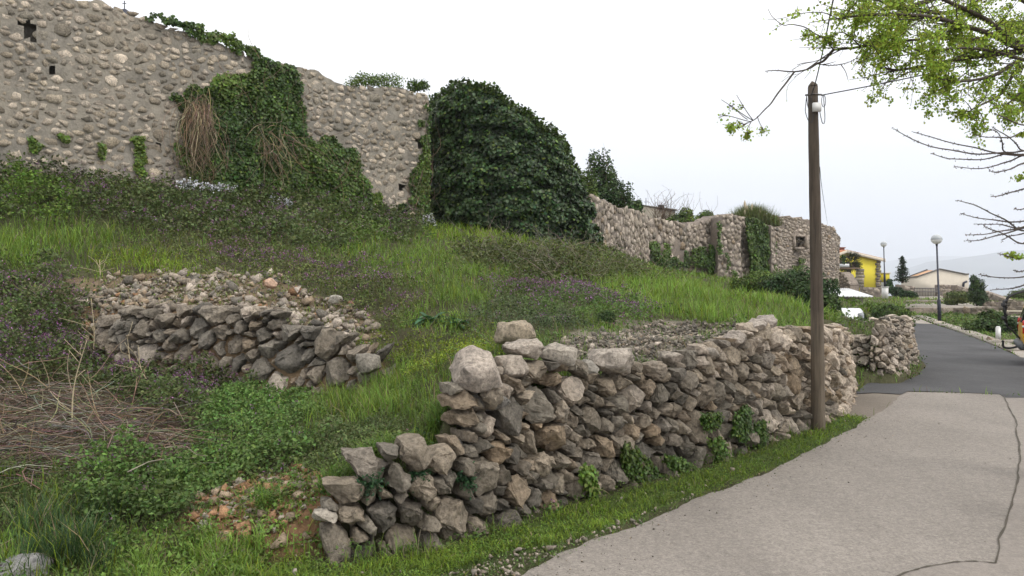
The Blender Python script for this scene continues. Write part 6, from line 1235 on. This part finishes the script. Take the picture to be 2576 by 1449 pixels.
def wheel(root, O, a, x, y, r=.33, w=.2):
    for nm, m, prof in (('tyre', M_tyre, [(r * .64, -w / 2), (r * .9, -w / 2), (r, -w * .35), (r, w * .35), (r * .9, w / 2), (r * .64, w / 2)]), ('rim', M_rim, [(.02, w * .30), (r * .3, w * .34), (r * .6, w * .42), (r * .64, w * .40), (r * .64, -w * .4), (.02, -w * .3)])):
        mb = Loc(O, a); mb.lathe((0, 0, 0), prof, 24); v = mb.V[0]; s_ = 1 if y > 0 else -1; mb.V[0] = np.stack([v[:, 0] + x, v[:, 2] * s_ + y, v[:, 1] + r], -1)
        if nm == 'tyre': wh = mb.build('wheel', m, root, True)
        else: mb.build('rim', m, wh, True)
VO = np.array((13.24, 19.96, .02)); VA = R(-30)
van = empty('van', VO, 'amber yellow van with a rear bicycle rack parked at the right edge of the frame', 'van')
prof = [(0.02,.42,1),(-.02,.75,1),(0.0,1.05,1),(.10,1.45,.95),(.22,1.86,.88),(.38,1.93,.85),(3.0,1.95,.85),(3.55,1.72,.88),(4.1,1.15,.97),(4.75,.98,.97),(4.95,.72,.95),(4.95,.40,.95),(4.35,.30,1),(.5,.30,1)]
mb = Loc(VO, VA); shell(mb, prof, .90); bd_ = mb.build('body', M_van, van); bd_.modifiers.new('b', 'BEVEL').width = .03
mb = Loc(VO, VA); V = [(-.012,-.68,1.08),(-.012,.68,1.08),(.195,.60,1.76),(.195,-.60,1.76)]; V += [(x + .03, y, z) for x, y, z in V]; mb.add(V, [np.array([(0,1,2,3),(7,6,5,4),(0,4,5,1),(1,5,6,2),(2,6,7,3),(3,7,4,0)])]); mb.build('rear_window', M_glass, van)
for s_ in (-1, 1):
    for x0, x1 in ((.5, 1.5), (1.62, 2.6), (2.72, 3.55)):
        mb = Loc(VO, VA); V = [(x0,.885,1.12),(x1,.885,1.12),(x1 - (.25 if x1 > 3 else 0),.805,1.70),(x0,.805,1.70)]; V = [(x, y * s_ * 1.02 + 0, z) for x, y, z in V] + [(x, y * s_ * .98, z) for x, y, z in V]; mb.add(V, [np.array([(0,1,2,3),(7,6,5,4),(0,4,5,1),(1,5,6,2),(2,6,7,3),(3,7,4,0)])]); mb.build('side_window', M_glass, van)
    mb = Loc(VO, VA); mb.box((.035, s_ * .845, .98), (.11, .07, .36)); mb.build('tail_light', M_tail, van).modifiers.new('b', 'BEVEL').width = .03
    mb = Loc(VO, VA); mb.box((.03, s_ * .847, 1.0), (.122, .076, .05)); mb.build('reflector', plain('lamp_clear', (.7, .66, .6), .2), van)
    for x in (.85, 4.05): wheel(van, VO, VA, x, s_ * .80)
mb = Loc(VO, VA); mb.box((-.02, 0, .50), (.20, 1.66, .20)); mb.build('bumper', M_grey, van).modifiers.new('b', 'BEVEL').width = .06
mb = Loc(VO, VA); mb.tube(spline([(0, .35, .42), (-.22, .35, .36), (-.36, .35, .38), (-.38, .35, .52)], 5), .028, 7); mb.lathe((-.38, .35, .53), [(.01, -.035), (.04, 0), (.01, .035)], 8); mb.build('tow_hook', M_blk, van, True)
rk = Loc(VO, VA)
for y in (.1, .62):
    rk.tube(spline([(.0, y, .62), (-.18, y, .85), (-.30, y, 1.0), (-.30, y, 1.62), (-.10, y, 1.80), (.25, y, 1.92)], 5), .022, 6)
for z in (1.0, 1.25, 1.45, 1.62): rk.tube([(-.31, -.1, z), (-.31, .80, z)], .02, 6)
for y in (.0, .36, .7): rk.tube([(-.31, y, 1.0), (-.36, y, 1.62)], .018, 6); rk.box((-.36, y, 1.5), (.09, .07, .09), 0, (.6, .6, .6)); rk.box((-.36, y, 1.15), (.08, .06, .08), 0, (.6, .6, .6))
rk.build('bicycle_rack', M_blk, van, True)
CO = np.array((11.2, 26.2, -.27)); CA = R(60); car = empty('car', CO, 'white car of which only the pale roof shows above the grassy bank', 'car')
prof = [(0,.45,1),(.05,.85,1),(.25,1.0,.98),(.75,1.42,.84),(1.1,1.50,.82),(2.1,1.50,.82),(2.7,1.28,.86),(3.1,1.0,.97),(3.95,.86,.96),(4.15,.6,.95),(4.1,.3,.95),(.1,.3,1)]; prof = [(x - 2.1, z, f) for x, z, f in prof]
mb = Loc(CO, CA); shell(mb, prof, .84); mb.build('body', M_carw, car).modifiers.new('b', 'BEVEL').width = .05
for s_ in (-1, 1):
    mb = Loc(CO, CA); V = [(-1.75,.80,1.05),(.85,.80,1.05),(.45,.715,1.36),(-1.35,.715,1.38)]; V = [(x, y * s_ * 1.015, z) for x, y, z in V] + [(x, y * s_ * .97, z) for x, y, z in V]; mb.add(V, [np.array([(0,1,2,3),(7,6,5,4),(0,4,5,1),(1,5,6,2),(2,6,7,3),(3,7,4,0)])]); mb.build('side_window', M_glass, car)
    for x in (-1.35, 1.25): wheel(car, CO, CA, x, s_ * .74, .30, .18)

# weeds and grass spilling over the low end of the roadside wall and round the corner stack
mb = MB(); mg = MB()
for q, d0, d1, n in (([(1085,985),(1150,975),(1182,990),(1190,1050),(1185,1100),(1120,1112),(1075,1100)], 6.95, 7.35, 2600), ([(900,1130),(960,1095),(1010,1090),(1090,1100),(1090,1125),(1030,1120),(985,1135),(930,1165)], 6.35, 6.75, 1500), ([(800,1190),(860,1165),(905,1160),(905,1185),(850,1215),(815,1240)], 6.2, 6.6, 900), ([(640,1230),(700,1215),(720,1290),(700,1330),(640,1310)], 6.4, 6.6, 700)):
    u = rng.uniform(min(p[0] for p in q), max(p[0] for p in q), n); v = rng.uniform(min(p[1] for p in q), max(p[1] for p in q), n); a = np.stack([u / 22, v / 22, u * 0 + 5], -1)
    m = inpoly(u + (fbm(a, 2, 3) - .5) * 40, v + (fbm(a, 2, 8) - .5) * 40, q); u, v = u[m], v[m]; d = d1 - (d1 - d0) * rng.uniform(0, 1, len(u)); p = np.stack([(u - CU) / F * d, d, EYE - (v - HV) / F * d], -1); p[:, 2] = np.minimum(p[:, 2], H(p[:, 0], p[:, 1]) + .22); p[:, 2] = np.maximum(p[:, 2], H(p[:, 0], p[:, 1]) - .02)
    leaves(mb, p, .026 * rng.uniform(.6, 1.3, len(p)), cvar(HB1, len(p), .28), .8); k = rng.uniform(size=len(p)) < .5; blades(mg, p[k] - (0, 0, .06), rng.uniform(.08, .24, k.sum()), .006, cvar(GR1, k.sum(), .25), .6, .9)
tag(mb.build('spilling_weeds', M_leaf), kind='stuff'); tag(mg.build('spilling_grass', M_grass), kind='stuff')

# grit and leaf crumbs washed to the road edges and along the seam
mb = MB(); n = 420; k = rng.integers(3, len(edge) - 1, n); e_ = np.array([q[:2] for q in edge])[k]; off_ = np.abs(rng.normal(0, .35, n)); x = e_[:, 0] + off_ * .8; y = e_[:, 1] - off_ * .6 + rng.normal(0, .1, n)
x = np.concatenate([x, rng.uniform(1.5, 8.5, 130)]); y = np.concatenate([y, rng.uniform(5.5, 14, 130)]); m = (x * .55 < y * .55 * 1.3); u, v = proj(x, y, np.zeros(len(x))); m = inpoly(x, y, edge0 + [tuple(G(2515, 1000)[:2]), (6.5, 4.5)]); x, y = x[m], y[m]; n = len(x); sz = np.exp(rng.normal(-5.2, .45, n)).clip(.002, .016)
scatter_rocks(mb, np.stack([x, y, np.full(n, .013) + sz * .4], -1), sz, rcols(n, (2, 2, 1.5, 1.5, 3, 0))); tag(mb.build('road_grit', M_clean), kind='stuff')
